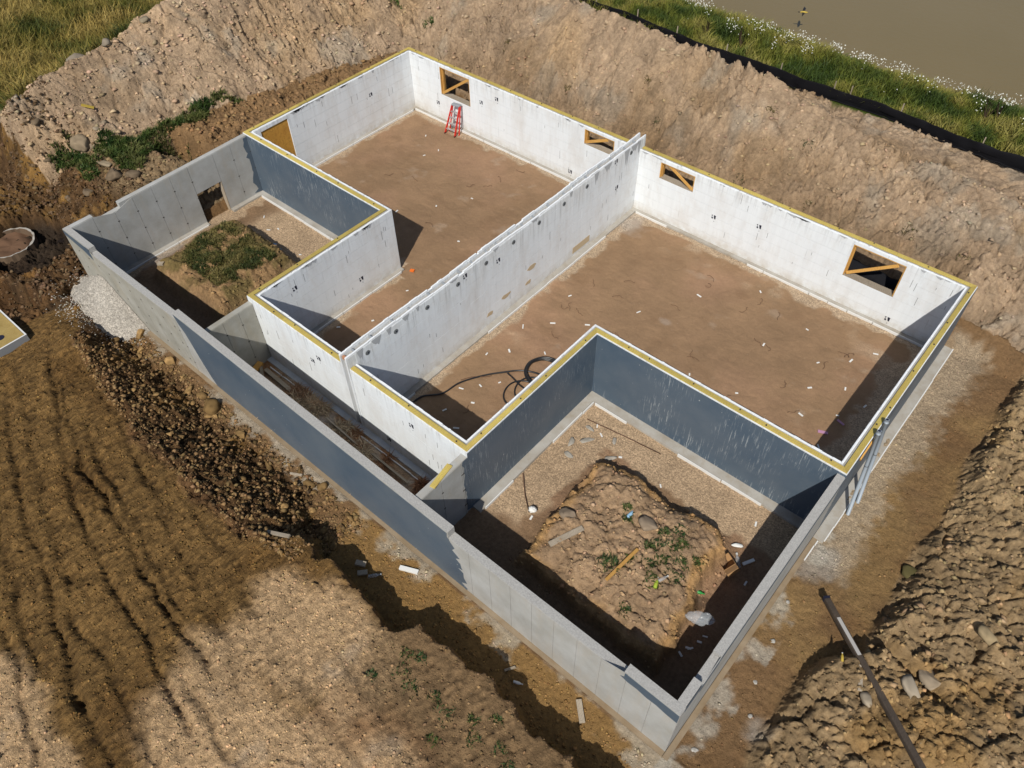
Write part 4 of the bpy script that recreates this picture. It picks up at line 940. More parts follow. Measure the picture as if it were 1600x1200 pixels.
boulder(20.15, -13.9, .4, 'flat grey clod near the weathered plank on the mound', (.26, .2, .14), .4, 13)
boulder(28.0, -8.9, .3, 'brown hollow-looking tuft of soil on the right path', (.1, .085, .035), .5, 14, cat='clod')
for k, (x, y, s) in enumerate(((-6.9, -14.3, .3), (-6.3, -14.7, .25), (-3.0, -13.6, .5), (-2.2, -13.2, .4), (-1.6, -14.0, .35), (-3.6, -14.6, .35), (-2.7, -15.2, .3), (-1.4, -15.2, .3), (-4.6, -15.1, .3))):
    boulder(x, y, s, ['grey-brown clod', 'crumbly brown clod', 'wide brown clod'][k % 3] + ' in the rough ground left of the notched wall', (.17, .125, .08), .6, 40 + k, cat='clod', group='clods left of the notched wall')
rr = random.Random(21)
x_, y_ = rub_region(np.random.default_rng(77), 150)
CLM = []
for k in range(6):
    bv, bf = ico(2); r = np.random.default_rng(300 + k); P = bv * (1 + r.uniform(-.12, .12, (len(bv), 1))) * np.array([1.15, .9, 1])
    for q_ in range(7):
        nn_ = r.normal(0, 1, 3); nn_ /= np.linalg.norm(nn_); dd = P @ nn_ - r.uniform(.35, .75); P = P - np.maximum(dd, 0)[:, None] * nn_[None]
    P[:, 2] *= .8
    CLM.append(np_mesh('clod', P, bf, np.array((.24, .15, .062)) * (.5 + .13 * k) * (1 + .45 * r.uniform(-1, 1, (len(P), 1))), False)); CLM[-1].materials.append(M['clod'])
hh = terrain(x_, y_)[0]
for k in range(len(x_)):
    s = .06 + .10 * rr.random() ** 2.5; s *= 1 + .35 * (y_[k] > -18.6)
    o = bpy.data.objects.new('clod', rr.choice(CLM)); C.objects.link(o); o.location = (x_[k], y_[k], hh[k] + s * .12); o.scale = (s * rr.uniform(.8, 1.3), s * rr.uniform(.8, 1.3), s); o.rotation_euler = (0, 0, rr.uniform(0, 6.3))
    tag(o, 'fist to bucket sized brown clod on the slope below the coated front wall', 'clod', 'large clods on the slope below the front wall')

# ------------------------------------------------------------------ vegetation
def blades(name, x, y, hgt, wid, col, seed, lean=.35, z=None, label=None, tip=None, cat='grass', par=None):
    r = np.random.default_rng(seed); n = len(x); z = terrain(x, y)[0] if z is None else z
    a = r.uniform(0, 2 * math.pi, n); dx, dy = np.cos(a), np.sin(a); b = r.uniform(0, 2 * math.pi, n); ln = hgt * r.uniform(.1, lean * 2, n)
    lx, ly = np.cos(b) * ln + .12 * hgt, np.sin(b) * ln + .05 * hgt
    base = np.stack([x, y, z - .03], -1); wv = np.stack([dx, dy, 0 * dx], -1) * (wid / 2)[:, None]
    mid = base + np.stack([lx * .35, ly * .35, hgt * .6], -1); top = base + np.stack([lx, ly, hgt * np.sqrt(np.clip(1 - (ln / np.maximum(hgt, .01)) ** 2 * .5, .2, 1))], -1)
    Vv = np.stack([base - wv, base + wv, mid + wv * .8, mid - wv * .8, top], 1).reshape(-1, 3); o5 = np.arange(n)[:, None] * 5
    F = np.concatenate([o5 + np.array([[0, 1, 2]]), o5 + np.array([[0, 2, 3]]), o5 + np.array([[3, 2, 4]])], 0)
    tp = col if tip is None else tip
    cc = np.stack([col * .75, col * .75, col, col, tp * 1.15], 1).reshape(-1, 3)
    o = link(name, np_mesh(name, Vv, F, cc, False), par, M['attr'])
    if par is None: tag(o, label, cat, kind='stuff')
    return o
def patchy(x, y, sc, seed, cols, o=3):
    f = (fbm(x, y, sc, o, seed) + 1) / 2; f = np.clip((f - .25) / .5, 0, .999) * (len(cols) - 1); i = f.astype(int); t = (f - i)[:, None]; c = np.array(cols); return c[i] * (1 - t) + c[i + 1] * t
r = np.random.default_rng(5)
# pond bank
n = 120000; x = r.uniform(-6, 34, n); y = r.uniform(9.4, 15.6, n)
edge = np.interp(x, [-6, 5, 6, 10.4, 13.8, 17.5, 20, 22.8, 34], [16.2, 15.9, 15.7, 15.0, 14.5, 14.0, 14.3, 15.0, 16]) + .35 * fbm(x, y * 0, 1.0, 3, 402)
k = y < edge; x = x[k]; y = y[k]; n = len(x)
dens = fbm(x, y, 1.1, 3, 400); k = r.uniform(0, 1, n) < .72 + .5 * dens; x = x[k]; y = y[k]; n = len(x)
c = patchy(x, y, 1.4, 410, [(.030, .052, .008), (.065, .085, .012), (.14, .14, .022), (.22, .19, .05), (.08, .10, .016)]) * r.uniform(.65, 1.4, (n, 1))
hg = (.28 + .3 * ss(-.4, .5, fbm(x, y, 1.3, 3, 405))) * r.uniform(.5, 1.4, n)
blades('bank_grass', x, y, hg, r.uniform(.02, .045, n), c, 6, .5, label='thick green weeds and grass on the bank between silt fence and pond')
# tall dry field grass
n = 110000; x = r.uniform(-22, -7.4, n); y = r.uniform(-17.5, 4, n); k = (x < -8.7 - .6 * fbm(x, y, 1.2, 3, 60)) & (terrain(x, y, False)[0] < 3.4) & (y > -14.2 - .5 * fbm(x, y, 1.0, 3, 61)); x = x[k]; y = y[k]; n = len(x)
c = patchy(x, y, 1.4, 420, [(.025, .042, .008), (.07, .078, .014), (.17, .145, .035), (.30, .235, .075), (.12, .105, .028)]) * r.uniform(.6, 1.4, (n, 1)); hg = .9 * r.uniform(.4, 1.3, n)
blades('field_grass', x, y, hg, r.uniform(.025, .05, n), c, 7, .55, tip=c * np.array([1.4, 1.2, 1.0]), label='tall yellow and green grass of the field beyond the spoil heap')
# verge weeds
def blob(cx, cy, rx, ry, n, seed, rot=0):
    q = np.random.default_rng(seed); a = q.uniform(0, 2 * math.pi, n); d = np.sqrt(q.uniform(0, 1, n)) * (1 + .3 * np.sin(a * 3 + seed)); X = np.cos(a) * d * rx; Y = np.sin(a) * d * ry
    return cx + X * math.cos(rot) - Y * math.sin(rot), cy + X * math.sin(rot) + Y * math.cos(rot)
vx = []; vy = []
for (cx, cy, rx, ry, n, rot) in ((-3.9, -12.5, 1.25, .75, 5200, .2), (-3.9, -11.2, 1.1, .35, 1800, .9), (-3.9, -9.7, 1.3, .35, 2600, 1.3), (-4.1, -8.4, .8, .18, 900, 1.4), (-5.5, -14.0, 1.1, .3, 2000, .5), (-5.1, -12.5, .5, .25, 700, 1), (-3.6, -7.3, .4, .12, 200, 1.3), (-4.9, -13.9, 1.2, .25, 1500, -.2)):
    a, b = blob(cx, cy, rx, ry, n, n, rot); vx.append(a); vy.append(b)
x = np.concatenate(vx); y = np.concatenate(vy); n = len(x); c = patchy(x, y, .6, 430, [(.022, .05, .010), (.05, .075, .014), (.10, .105, .03), (.035, .065, .012)]) * r.uniform(.6, 1.4, (n, 1))
blades('verge_weeds', x, y, .22 * r.uniform(.4, 1.4, n), r.uniform(.025, .06, n), c, 8, .6, label='dark green weeds on the strip between left spoil heap and notched wall')
# grassy mound
n = 34000; x, y = r.uniform(1.2, 5.5, n), r.uniform(-15.0, -11.7, n); k = (fbm(x, y, .45, 3, 440) > -.28) & (boxd(x + .25 * fbm(x, y, .8, 3, 441), y + .2 * fbm(x, y, .7, 3, 442), 1.7, 5.0, -14.55, -12.1) < 0) & (x + y > -11.9); x = x[k]; y = y[k]; n = len(x)
c = patchy(x, y, .3, 445, [(.03, .042, .01), (.055, .06, .015), (.12, .10, .03), (.17, .14, .05)]) * r.uniform(.6, 1.4, (n, 1))
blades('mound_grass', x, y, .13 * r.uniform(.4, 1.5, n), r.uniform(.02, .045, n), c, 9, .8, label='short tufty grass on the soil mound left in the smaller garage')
# tufts on the cracked mound and elsewhere: each a small plant of its own
def tuft(x, y, rad, h, n, label, seed, cols=((.02, .045, .01), (.05, .07, .02)), group=None, name='weed_tuft'):
    a, b = blob(0, 0, rad, rad * .8, n, seed); q = np.random.default_rng(seed); c = np.array(cols)[q.integers(0, len(cols), n)] * q.uniform(.6, 1.4, (n, 1)) * (1 + q.uniform(-.25, .5) * np.array([1, .5, .2])); z = terrain(a + x, b + y)[0] - HT(x, y)
    o = link(name, None if False else bpy.data.meshes.new('t'), None)
    bpy.data.objects.remove(o)
    o = blades(name, a, b, h * q.uniform(.5, 1.3, n), q.uniform(.018, .045, n), c, seed, .8, z=z, par=None, label=None)
    if 'kind' in o: del o['kind']
    o.location = (x, y, HT(x, y)); tag(o, label, 'plant', group); return o
G_ = 'weed tufts on the cracked soil mound'
for k, (x, y, ra) in enumerate(((22.8, -12.4, .22), (22.9, -12.9, .2), (22.6, -13.1, .26), (23.05, -12.65, .18), (22.5, -12.7, .16), (23.3, -13.1, .2), (22.9, -13.4, .2), (22.7, -13.7, .22), (23.4, -13.6, .25), (22.4, -13.3, .15), (23.0, -14.05, .24), (21.3, -12.7, .14), (21.5, -12.95, .15), (23.6, -12.8, .15), (22.2, -13.9, .14))):
    tuft(x, y, ra, .1, 150, 'low dark weed tuft among the cracks on the soil mound', 500 + k, group=G_)
tuft(21.9, -14.35, .28, .22, 90, 'spiky green weed with long leaves near the fallen lath on the mound', 520)
tuft(22.9, -15.1, .15, .15, 60, 'small green weed near the front edge of the soil mound', 521)
G2 = 'weeds on the bank in front of the building'
for k, (x, y, ra) in enumerate(((19.7, -19.5, .2), (20.0, -19.35, .16), (19.9, -19.9, .25), (20.3, -20.0, .2), (20.9, -19.8, .16), (21.3, -19.9, .3), (21.9, -19.6, .15), (22.2, -19.9, .2), (22.8, -19.7, .22), (23.2, -19.9, .2), (19.4, -20.4, .15), (21.5, -20.5, .15), (22.3, -19.25, .12), (23.6, -20.2, .2))):
    tuft(x, y, ra, .09, 90, 'scrubby green weed on the bank in front of the building', 540 + k, group=G2)
tuft(28.2, -16.05, .35, .25, 160, 'bright green weed on the ground at the bottom right', 560, cols=((.03, .09, .01), (.05, .12, .02)))
tuft(-3.2, 2.2, .35, .2, 160, 'bright weed at the foot of heap left of the back corner', 561, cols=((.04, .08, .015), (.06, .1, .02)))
tuft(-1.3, 2.6, .3, .2, 160, 'green weed just above the back corner of the building', 562, cols=((.03, .08, .015), (.05, .1, .02)))
G3 = 'dry weeds dotted over the long spoil heap'
for k, (x, y, ra) in enumerate(((16.1, 3.6, .2), (17.9, 3.4, .25), (19.0, 1.9, .15), (14.2, 1.6, .15), (16.3, 1.7, .2), (22.6, 2.3, .22), (24.6, 2.2, .25), (7.5, 2.2, .15), (10.8, 3.2, .15), (12.0, 2.4, .2), (3.5, 2.8, .15), (18.3, 1.5, .2))):
    tuft(x, y, ra, .1, 90, 'dry olive weed growing on the long spoil heap', 570 + k, cols=((.07, .065, .025), (.1, .085, .04)), group=G3)
# white umbels on the bank
def umbels(n, seed):
    q = np.random.default_rng(seed); x = q.uniform(2, 30, n * 5); y = q.uniform(10.3, 15.6, n * 5); f = fbm(x, y, .7, 4, 450) - .3 * ss(12.0, 10.3, y) - .25 * ss(13.6, 14.6, y) + q.uniform(-.15, .15, len(x)); k = (f > .2) & (y < np.interp(x, [-6, 5, 6, 10.4, 13.8, 17.5, 20, 22.8, 34], [16.2, 15.9, 15.7, 15.0, 14.5, 14.0, 14.3, 15.0, 16]) + .3); x = x[k][:n]; y = y[k][:n]; n = len(x)
    z = terrain(x, y, False)[0] + q.uniform(.45, .8, n); m = 6; a = np.arange(m) / m * 2 * math.pi; rad = q.uniform(.012, .036, n)
    ring = np.stack([np.cos(a), np.sin(a), 0 * a], -1)[None] * rad[:, None, None]; ctr = np.stack([x, y, z], -1)
    Vv = np.concatenate([(ctr + np.array([0, 0, .02]))[:, None], ctr[:, None] + ring], 1); tilt = q.uniform(-.02, .02, (n, m + 1)); Vv[..., 2] += tilt
    Vv = Vv.reshape(-1, 3); F = np.array([(0, 1 + j, 1 + (j + 1) % m) for j in range(m)])[None] + (np.arange(n) * (m + 1))[:, None, None]
    o = link('white_flowers', np_mesh('wf', Vv, F.reshape(-1, 3), np.tile(np.array([.62, .62, .55]), (len(Vv), 1))), None, M['attr']); tag(o, 'small white flower heads scattered through the bank weeds', 'flowers', kind='stuff')
umbels(1700, 3)
# dark dock stalks
mb = MB(); q = random.Random(12)
for (x, y) in ((9.3, 10.6), (11.0, 10.9), (11.3, 14.2), (22.0, 11.6), (22.4, 11.9)):
    z = HT(x, y)
    for j in range(5): mb.tube([(x, y, z), (x + q.uniform(-.25, .25), y + q.uniform(-.2, .2), z + q.uniform(.5, .85))], [.012, .022], 5)
tag(mb.build('dock_stalks', mat('dark_stalk', (.045, .028, .015), .9)), 'dark brown seed stalks rising from the bank weeds', 'plants', kind='stuff')

# ------------------------------------------------------------------ silt fence
sf = empty('silt_fence', 'black silt fence running between the long spoil heap and the weedy bank', 'fence', (12, 9.2, 2))
fx = [-6, -2, 1.14, 5.25, 8.0, 9.5, 11.96, 15.05, 17.0, 17.6, 19.51, 22.0, 24.43, 28, 33]; fy = [10.2, 9.8, 9.5, 9.75, 9.3, 9.05, 9.3, 9.0, 9.2, 9.25, 9.1, 8.8, 8.75, 8.6, 8.4]
xx = np.arange(-6, 33, .12); yy = np.interp(xx, fx, fy) + .05 * fbm(xx, xx * 0, .7, 3, 500); zz = terrain(xx, yy, False)[0]; top = zz + .50 + .08 * fbm(xx, xx * 0, 1.3, 3, 510)
rows = [(0, -.05), (.08, .25), (-.03, .5), (.05, .8), (.0, 1.0)]; Vv = []
for (o_, t_) in rows: Vv.append(np.stack([xx, yy + o_ + .05 * fbm(xx, xx * 0 + t_, .35, 2, 520), zz * (1 - t_) + top * t_], -1))
Vv = np.stack(Vv, 1); n = len(xx); m = len(rows); a, b = np.meshgrid(np.arange(n - 1), np.arange(m - 1), indexing='ij'); a = a.ravel(); b = b.ravel()
F = np.stack([a * m + b, (a + 1) * m + b, (a + 1) * m + b + 1, a * m + b + 1], -1)
o = link('fabric', np_mesh('fabric', Vv.reshape(-1, 3), F, None, True), sf, M['fabric']); sl = o.modifiers.new('s', 'SOLIDIFY'); sl.thickness = .012
mb = MB(); mb.tube([(xx[k], yy[k] - .1, zz[k] + .05 + .03 * math.sin(k)) for k in range(0, n, 3)], .025, 6); mb.build('buried_hem', M['fabric'], sf)
for x in (-3, .5, 3.4, 5.9, 8.42, 11.1, 13.87, 16.37, 17.08, 19.31, 22.69, 25.8, 29):
    y = float(np.interp(x, fx, fy)) + .10; z = HT(x, y)
    MB().box(x - .02, x + .02, y, y + .04, z - .1, z + .78).build('stake', M['oldwood'], sf)
boulder(11.6, 9.75, .16, 'small pale stone just behind the silt fence', (.34, .28, .18), .6, 90)
# bird
bm_ = MB(); bm_.tube([(0, -.13, 0), (0, -.06, .02), (0, .04, .025), (0, .12, .02), (0, .16, .03), (0, .19, .025)], [.01, .035, .05, .035, .03, .006], 8)
bird = empty('bird', 'yellow and black bird flying over the brown pond', 'bird', (11.64, 15.9, 2.0)); o = bm_.build('body', M['yellow']); o.parent = bird
for sg in (-1, 1):
    mb = MB(); mb.v = [(sg * .02, .06, .03), (sg * .16, .08, .09), (sg * .32, .0, .05), (sg * .16, -.03, .08), (sg * .02, -.04, .03)]; mb.v += [(a, b, c - .008) for a, b, c in mb.v]; mb.f = [(0, 1, 2, 3, 4), (9, 8, 7, 6, 5)] + [(k, k + 5, (k + 1) % 5 + 5, (k + 1) % 5) for k in range(5)]
    o = mb.build('wing', M['black']); o.parent = bird
mb = MB().obox((0, -.16, 0), (0, 1, 0), .1, .05, .008); o = mb.build('tail', M['black']); o.parent = bird
bird.rotation_euler = (0, .25, -1.2); bird.scale = (1.15, 1.15, 1.15)

# ------------------------------------------------------------------ ladder
ld = empty('step_ladder', 'red step ladder with grey cap standing under the leftmost window opening', 'ladder', (3.4, -.8, 0))
F0, F1 = Vector((3.02, -1.06, .0)), Vector((3.60, -1.03, .0)); T0, T1 = Vector((3.12, -.56, 1.24)), Vector((3.56, -.54, 1.28))
B0, B1 = Vector((3.08, -.88, .0)), Vector((3.66, -.86, .0))
for (a, b) in ((F0, T0), (F1, T1)): MB().obox((a + b) / 2, b - a, (b - a).length, .09, .035, (1, 0, 0)).build('rail', M['red'], ld)
for (a, b) in ((B0, T0), (B1, T1)): MB().obox((a + b) / 2 + Vector((0, .05, -.01)), b - a, (b - a).length, .05, .03, (1, 0, 0)).build('rear_rail', M['red'], ld)
for t in (.18, .38, .58, .78):
    a = F0.lerp(T0, t); b = F1.lerp(T1, t); MB().obox((a + b) / 2, b - a, (b - a).length - .03, .085, .03).build('step', M['alu'], ld)
a = B0.lerp(T0, .3); b = B1.lerp(T1, .3); MB().obox((a + b) / 2 + Vector((0, .05, 0)), b - a, (b - a).length, .03, .03).build('rear_brace', M['alu'], ld)
MB().obox((T0 + T1) / 2 + Vector((0, .03, .02)), T1 - T0, .46, .2, .07).build('top_cap', M['greyp'], ld, .012)
for a in (F0, F1): MB().obox(a + Vector((0, 0, .025)), (1, 0, 0), .05, .1, .05).build('foot', M['black'], ld)
# pipes
for (a, b, lb) in (((25.93, -8.30, .06), (25.56, -7.72, 3.05), 'grey plastic pipe leaning on the outside wall, the nearer of two'), ((25.97, -7.75, .06), (25.56, -7.20, 3.02), 'grey plastic pipe leaning on the outside wall, the farther of two')):
    a = Vector(a); b = Vector(b); e = empty('drain_pipe', lb, 'pipe', tuple(a))
    MB().tube([a, a.lerp(b, .5), b], .052, 12).build('pipe_body', M['pipe'], e)
    MB().tube([a.lerp(b, .6), a.lerp(b, .606)], .055, 12).build('dark_band', M['black'], e)
    MB().tube([b - (b - a).normalized() * .1, b + (b - a).normalized() * .01], .06, 12).build('socket_end', M['pipe'], e)
    MB().tube([b + (b - a).normalized() * .011, b + (b - a).normalized() * .014], .04, 10).build('pipe_mouth', M['dark'], e)
tag(MB().obox((25.53, -7.95, 2.45), (0, .75, .28), .7, .04, .12, (0, 0, 1)).build('wood_cleat', M['lumber'], None, .003), 'orange-brown wood cleat fixed to the outside wall behind the pipes', 'board')
# black hose
hz = .035
hose = empty('hose', 'black hose with a thick coil and a long tail lying on the larger room floor', 'hose', (15.6, -10, 0))
def smooth(pts2, z=.035, k=6):
    out = []; P_ = [Vector((p[0], p[1], p[2] if len(p) > 2 else z)) for p in pts2]
    for i in range(len(P_) - 1):
        p0 = P_[max(i - 1, 0)]; p1 = P_[i]; p2 = P_[i + 1]; p3 = P_[min(i + 2, len(P_) - 1)]
        for j in range(k):
            t = j / k; out.append(.5 * ((2 * p1) + (-p0 + p2) * t + (2 * p0 - 5 * p1 + 4 * p2 - p3) * t * t + (-p0 + 3 * p1 - 3 * p2 + p3) * t ** 3))
    out.append(P_[-1]); return out
MB().tube(smooth([(13.42, -13.45), (13.46, -12.97), (13.88, -12.45), (14.0, -11.75), (14.4, -11.0), (14.82, -10.46), (15.2, -10.05), (15.7, -9.8), (16.3, -9.75)]), .03, 8).build('tail', M['black'], hose)
MB().tube(smooth([(14.95, -10.45), (15.25, -10.5), (15.7, -10.6), (16.1, -10.55), (16.5, -10.3)], .07), .024, 8).build('loose_end', M['black'], hose)
MB().tube(smooth([(13.95, -11.65), (14.15, -11.3), (14.5, -11.0), (14.6, -10.85)], .04), .012, 6).build('thin_line', M['rust'], hose)
for k in range(5):
    cx, cyv, ra = 15.84 + .02 * k, -9.66 + .015 * (k % 3), .60 + .03 * (k % 3); n = 40
    MB().tube([(cx + ra * math.cos(2 * math.pi * j / n), cyv + ra * 1.0 * math.sin(2 * math.pi * j / n), .035 + .03 * k + .01 * math.sin(j)) for j in range(n)], .034, 8, closed=True).build('coil_loop', M['black'], hose)
for (cx, cyv, ra) in ((15.95, -10.85, .62), (16.1, -10.5, .6)):
    n = 36; MB().tube([(cx + ra * math.cos(2 * math.pi * j / n), cyv + ra * math.sin(2 * math.pi * j / n), .05 + .02 * math.sin(j * .5)) for j in range(n)], .027, 8, closed=True).build('loose_loop', M['black'], hose)
tag(MB().tube([(15.95, -11.15, .05), (16.02, -10.98, .06)], .04, 8).build('fitting', M['yellow']), 'small yellow fitting lying beside the black hose', 'fitting')

# ------------------------------------------------------------------ timber, planks and boards
def plank(x0, y0, x1, y1, w_, h_, label, m='oldwood', z=None, cat='board', name='board', group=None, lift=0):
    za = HT(x0, y0) if z is None else z; zb = HT(x1, y1) if z is None else z; a = Vector((x0, y0, za + h_ / 2 + lift)); b = Vector((x1, y1, zb + h_ / 2 + lift))
    o = MB().obox((a + b) / 2, b - a, (b - a).length, w_, h_).build(name, M[m], None, .003); return tag(o, label, cat, group)
e = empty('timber', 'long dark weathered timber lying over the clay bank at the bottom right', 'timber', (27.5, -12.5, .9))
a = Vector((26.65, -11.32, .42)); b = Vector((30.5, -14.75, 1.62)); MB().obox((a + b) / 2, b - a, (b - a).length, .15, .15).build('beam', M['charwood'], e, .015)
mdir = (b - a).normalized(); MB().obox(a + mdir * 1.15 + Vector((0, 0, .079)), mdir, 1.1, .09, .006).build('white_streak', mat('lime_smear', (.42, .40, .37), .9), e)
MB().obox(a - mdir * .03 + Vector((0, 0, 0)), mdir, .07, .16, .16).build('charred_end', M['dark'], e)
plank(28.02, -12.63, 27.98 + .27, -13.25, .1, .05, 'short pointed stake lying beside the dark timber', 'oldwood', name='stake', lift=.08)
plank(20.32, -14.9, 20.72, -13.95, .16, .05, 'weathered grey plank on the left side of the cracked mound', lift=.06)
plank(22.15, -14.88, 22.25, -13.6, .09, .03, 'long fresh yellow lath on the cracked mound', 'lumber', name='lath', lift=.06)
plank(17.35, -17.72, 17.85, -17.5, .12, .08, 'white painted block lying on the path below the front wall', 'white', name='white_block', cat='block')
plank(23.25, -16.42 - .95, 23.65, -17.75, .14, .06, 'short grey board lying on the path near the nearest corner', z=.03)
plank(16.35, -18.42, 16.6, -18.28, .15, .08, 'square offcut on the dark ledge below the front wall', lift=.05)
plank(16.62, -18.6, 16.8, -18.4, .14, .06, 'second offcut tilted beside the square one', lift=.04)
plank(21.4, -18.0, 21.55, -17.75, .06, .05, 'small splinter of lumber on the path beside bank', 'oldwood', lift=.02)
plank(14.35, -19.6, 15.1, -19.35, .1, .05, 'weathered stake at the top edge of clod slope', 'oldwood', name='stake', lift=.1)
plank(12.3, -17.75, 12.9, -17.5, .07, .05, 'thin stick at the foot of coated wall', 'oldwood', name='stick', lift=.05)
plank(1.93, -15.32 + .2, 2.15, -15.0, .16, .08, 'pale block on the bare ground left of the grassy mound', 'oldwood', name='block', cat='block', lift=.05)
plank(-6.35, -12.5, -6.1, -12.15, .16, .03, 'small yellow painted board standing out in the weeds', 'yellow', lift=.2)
# courtyard boards
plank(8.45, -15.6, 9.55, -16.3, .1, .09, 'upper long lumber in the far end of courtyard', 'oldwood', z=.1)
plank(8.32, -15.5, 8.45, -15.9, .2, .12, 'short orange lumber end against stained divider', 'lumber', z=.12)
plank(8.6, -15.55, 10.6, -15.62, .14, .04, 'long grey board beside footing in the courtyard', 'oldwood', z=.08)
plank(11.8, -15.6, 13.6, -15.7, .06, .04, 'thin pale strip in the middle of the courtyard', 'oldwood', z=.09, name='strip')
plank(13.9, -15.62, 15.6, -15.66, .07, .04, 'thin pale strip near the courtyard divider end', 'oldwood', z=.09, name='strip')
# dead brown brush in the courtyard, tones raised in place of fill light
r = np.random.default_rng(61); n = 52000; x = r.uniform(9.2, 17.3, n); y = r.uniform(-16.72, -15.3, n); k = fbm(x, y, .8, 3, 600) > .0; x = x[k]; y = y[k]; n = len(x)
c = patchy(x, y, .5, 610, [(.16, .07, .035), (.34, .17, .08), (.52, .42, .27), (.24, .12, .06)]) * r.uniform(.6, 1.4, (n, 1)); blades('dead_brush', x, y, .13 * r.uniform(.3, 1.5, n), r.uniform(.015, .04, n), c, 62, 1.4, z=terrain(x, y)[0] + r.uniform(0, .16, n) * ss(-.0, .4, fbm(x, y, .8, 3, 600)), label='dead brown straw and brush covering the courtyard floor')
# paving scraps (flat stones) around the big garage edge
for k, (x, y, s) in enumerate(((18.4, -10.5, .2), (18.65, -10.9, .24), (18.3, -11.3, .22), (18.5, -11.7, .2), (19.6, -11.0, .2), (19.3, -10.4, .18))):
    boulder(x, y, s, ['flat pale slab nearest the coated wall below the inner corner', 'largest flat pale slab on the gravel by the inner corner', 'flat pale slab, third down from the inner corner', 'flat pale slab farthest from the inner corner', 'flat pale slab between the steel rod and the soil mound', 'small flat slab beside the end of the long rusty rod'][k], (.36, .33, .28), .16, 700 + k, (1.3, .7), k, cat='slab', group='broken slabs by the inner garage corner', name='concrete_slab')
# thin rods
tag(MB().tube([(18.15, -10.3, .06), (19.5, -10.1, .07), (20.7, -9.95, .06)], .013, 6).build('steel_rod', M['rust']), 'thin rusty rod lying on the gravel below scratched coated wall', 'rod')
tag(MB().tube([(17.95, -13.2, .1), (18.5, -13.75, .08), (18.95, -14.1, .06)], .014, 6).build('steel_rod', M['rust']), 'thin dark rod lying on the gravel at the left of the mound', 'rod')
# cardboard box
bx = empty('cardboard_box', 'open brown cardboard box tipped at the right edge of the soil mound', 'box', (24.25, -11.95, .0))
zb_ = HT(24.25, -11.95)
for (cx, cyv, cz, l, w_, h) in ((0, 0, .01, .5, .36, .012), (-.245, 0, .15, .012, .36, .28), (.245, 0, .15, .012, .36, .28), (0, .175, .15, .5, .012, .28), (0, -.175, .15, .5, .012, .28)):
    o = MB().box(cx - l / 2, cx + l / 2, cyv - w_ / 2, cyv + w_ / 2, cz - h / 2, cz + h / 2).build('panel', M['card']); o.parent = bx
o = MB().obox((.37, 0, .3), (1, 0, .2), .24, .35, .01).build('flap', M['card']); o.parent = bx
bx.rotation_euler = (.5, -.45, -.7); bx.location = (24.28, -11.98, max(zb_, .0) + .12)
# bottles and litter
def bottle(x, y, rot, m, label, s=1.0, capm='white', z=None):
    z = HT(x, y) if z is None else z; e = empty('bottle', label, 'bottle', (x, y, z + .05)); d = Vector((math.cos(rot), math.sin(rot), 0)); p = Vector((x, y, z + .05))
    MB().tube([p - d * .12 * s, p - d * .11 * s, p + d * .05 * s, p + d * .10 * s, p + d * .13 * s], [.03 * s, .042 * s, .042 * s, .018 * s, .016 * s], 10).build('bottle_body', M[m], e)
    MB().tube([p + d * .131 * s, p + d * .155 * s], .02 * s, 8).build('cap', M[capm], e)
bottle(23.98, -13.15, .3, 'green', 'bright green bottle on the right side of the soil mound', 1.1, 'green'); bottle(23.14, -14.05, 1.9, 'lime', 'lime labelled bottle near the front of the soil mound', 1.2)
bottle(23.2, -13.85, 1.2, 'film', 'clear crumpled bottle just above the lime labelled one', 1.1); bottle(21.45, -12.75, 1.5, 'blue', 'pale blue bottle standing among weeds on the mound', 1.3)
bottle(24.3, -11.62, 2.2, 'film', 'clear bottle behind the cardboard box', 1.6); bottle(27.6, -12.75, 2.0, 'yellow', 'small yellow-white can in the shadow near the dark timber', .8)
bottle(21.85, -18.02, .4, 'white', 'white bottle on the path below the front wall', .9)
bottle(17.0, -18.35, .9, 'film', 'clear bottle on the path beside the square offcut', 1.3)
# plastic bag
def bag(x, y, z, s, label, seed, el=(1, .6, .35), m='film'):
    bv, bf = ico(4); P = bv * (1 + .35 * fbm(bv[:, 0] * 2 + seed, bv[:, 1] * 2 + bv[:, 2] * 3, .8, 4, seed))[:, None]; P = P * s * np.array(el); o = link('plastic_bag', np_mesh('bag', P, bf, None, False), None, M[m]); o.location = (x, y, z); o.rotation_euler = (0, .12, .6); return tag(o, label, 'plastic bag')
bag(24.5, -14.15, 1.0, .33, 'crumpled clear plastic sheet hanging over the mound front edge', 3, (1.1, .5, .3))
bag(19.0, -14.0, .15, .12, 'small white plastic bag at the end of the dark rod', 4, (1, .8, .7), 'white'); bag(19.6, -12.9, .12, .12, 'white crumpled cup left of the soil mound', 5, (1, .8, .7), 'white')
bag(24.05, -11.2, .08, .12, 'torn white paper beside the upper edge of the mound', 6, (1.3, .5, .25), 'white')
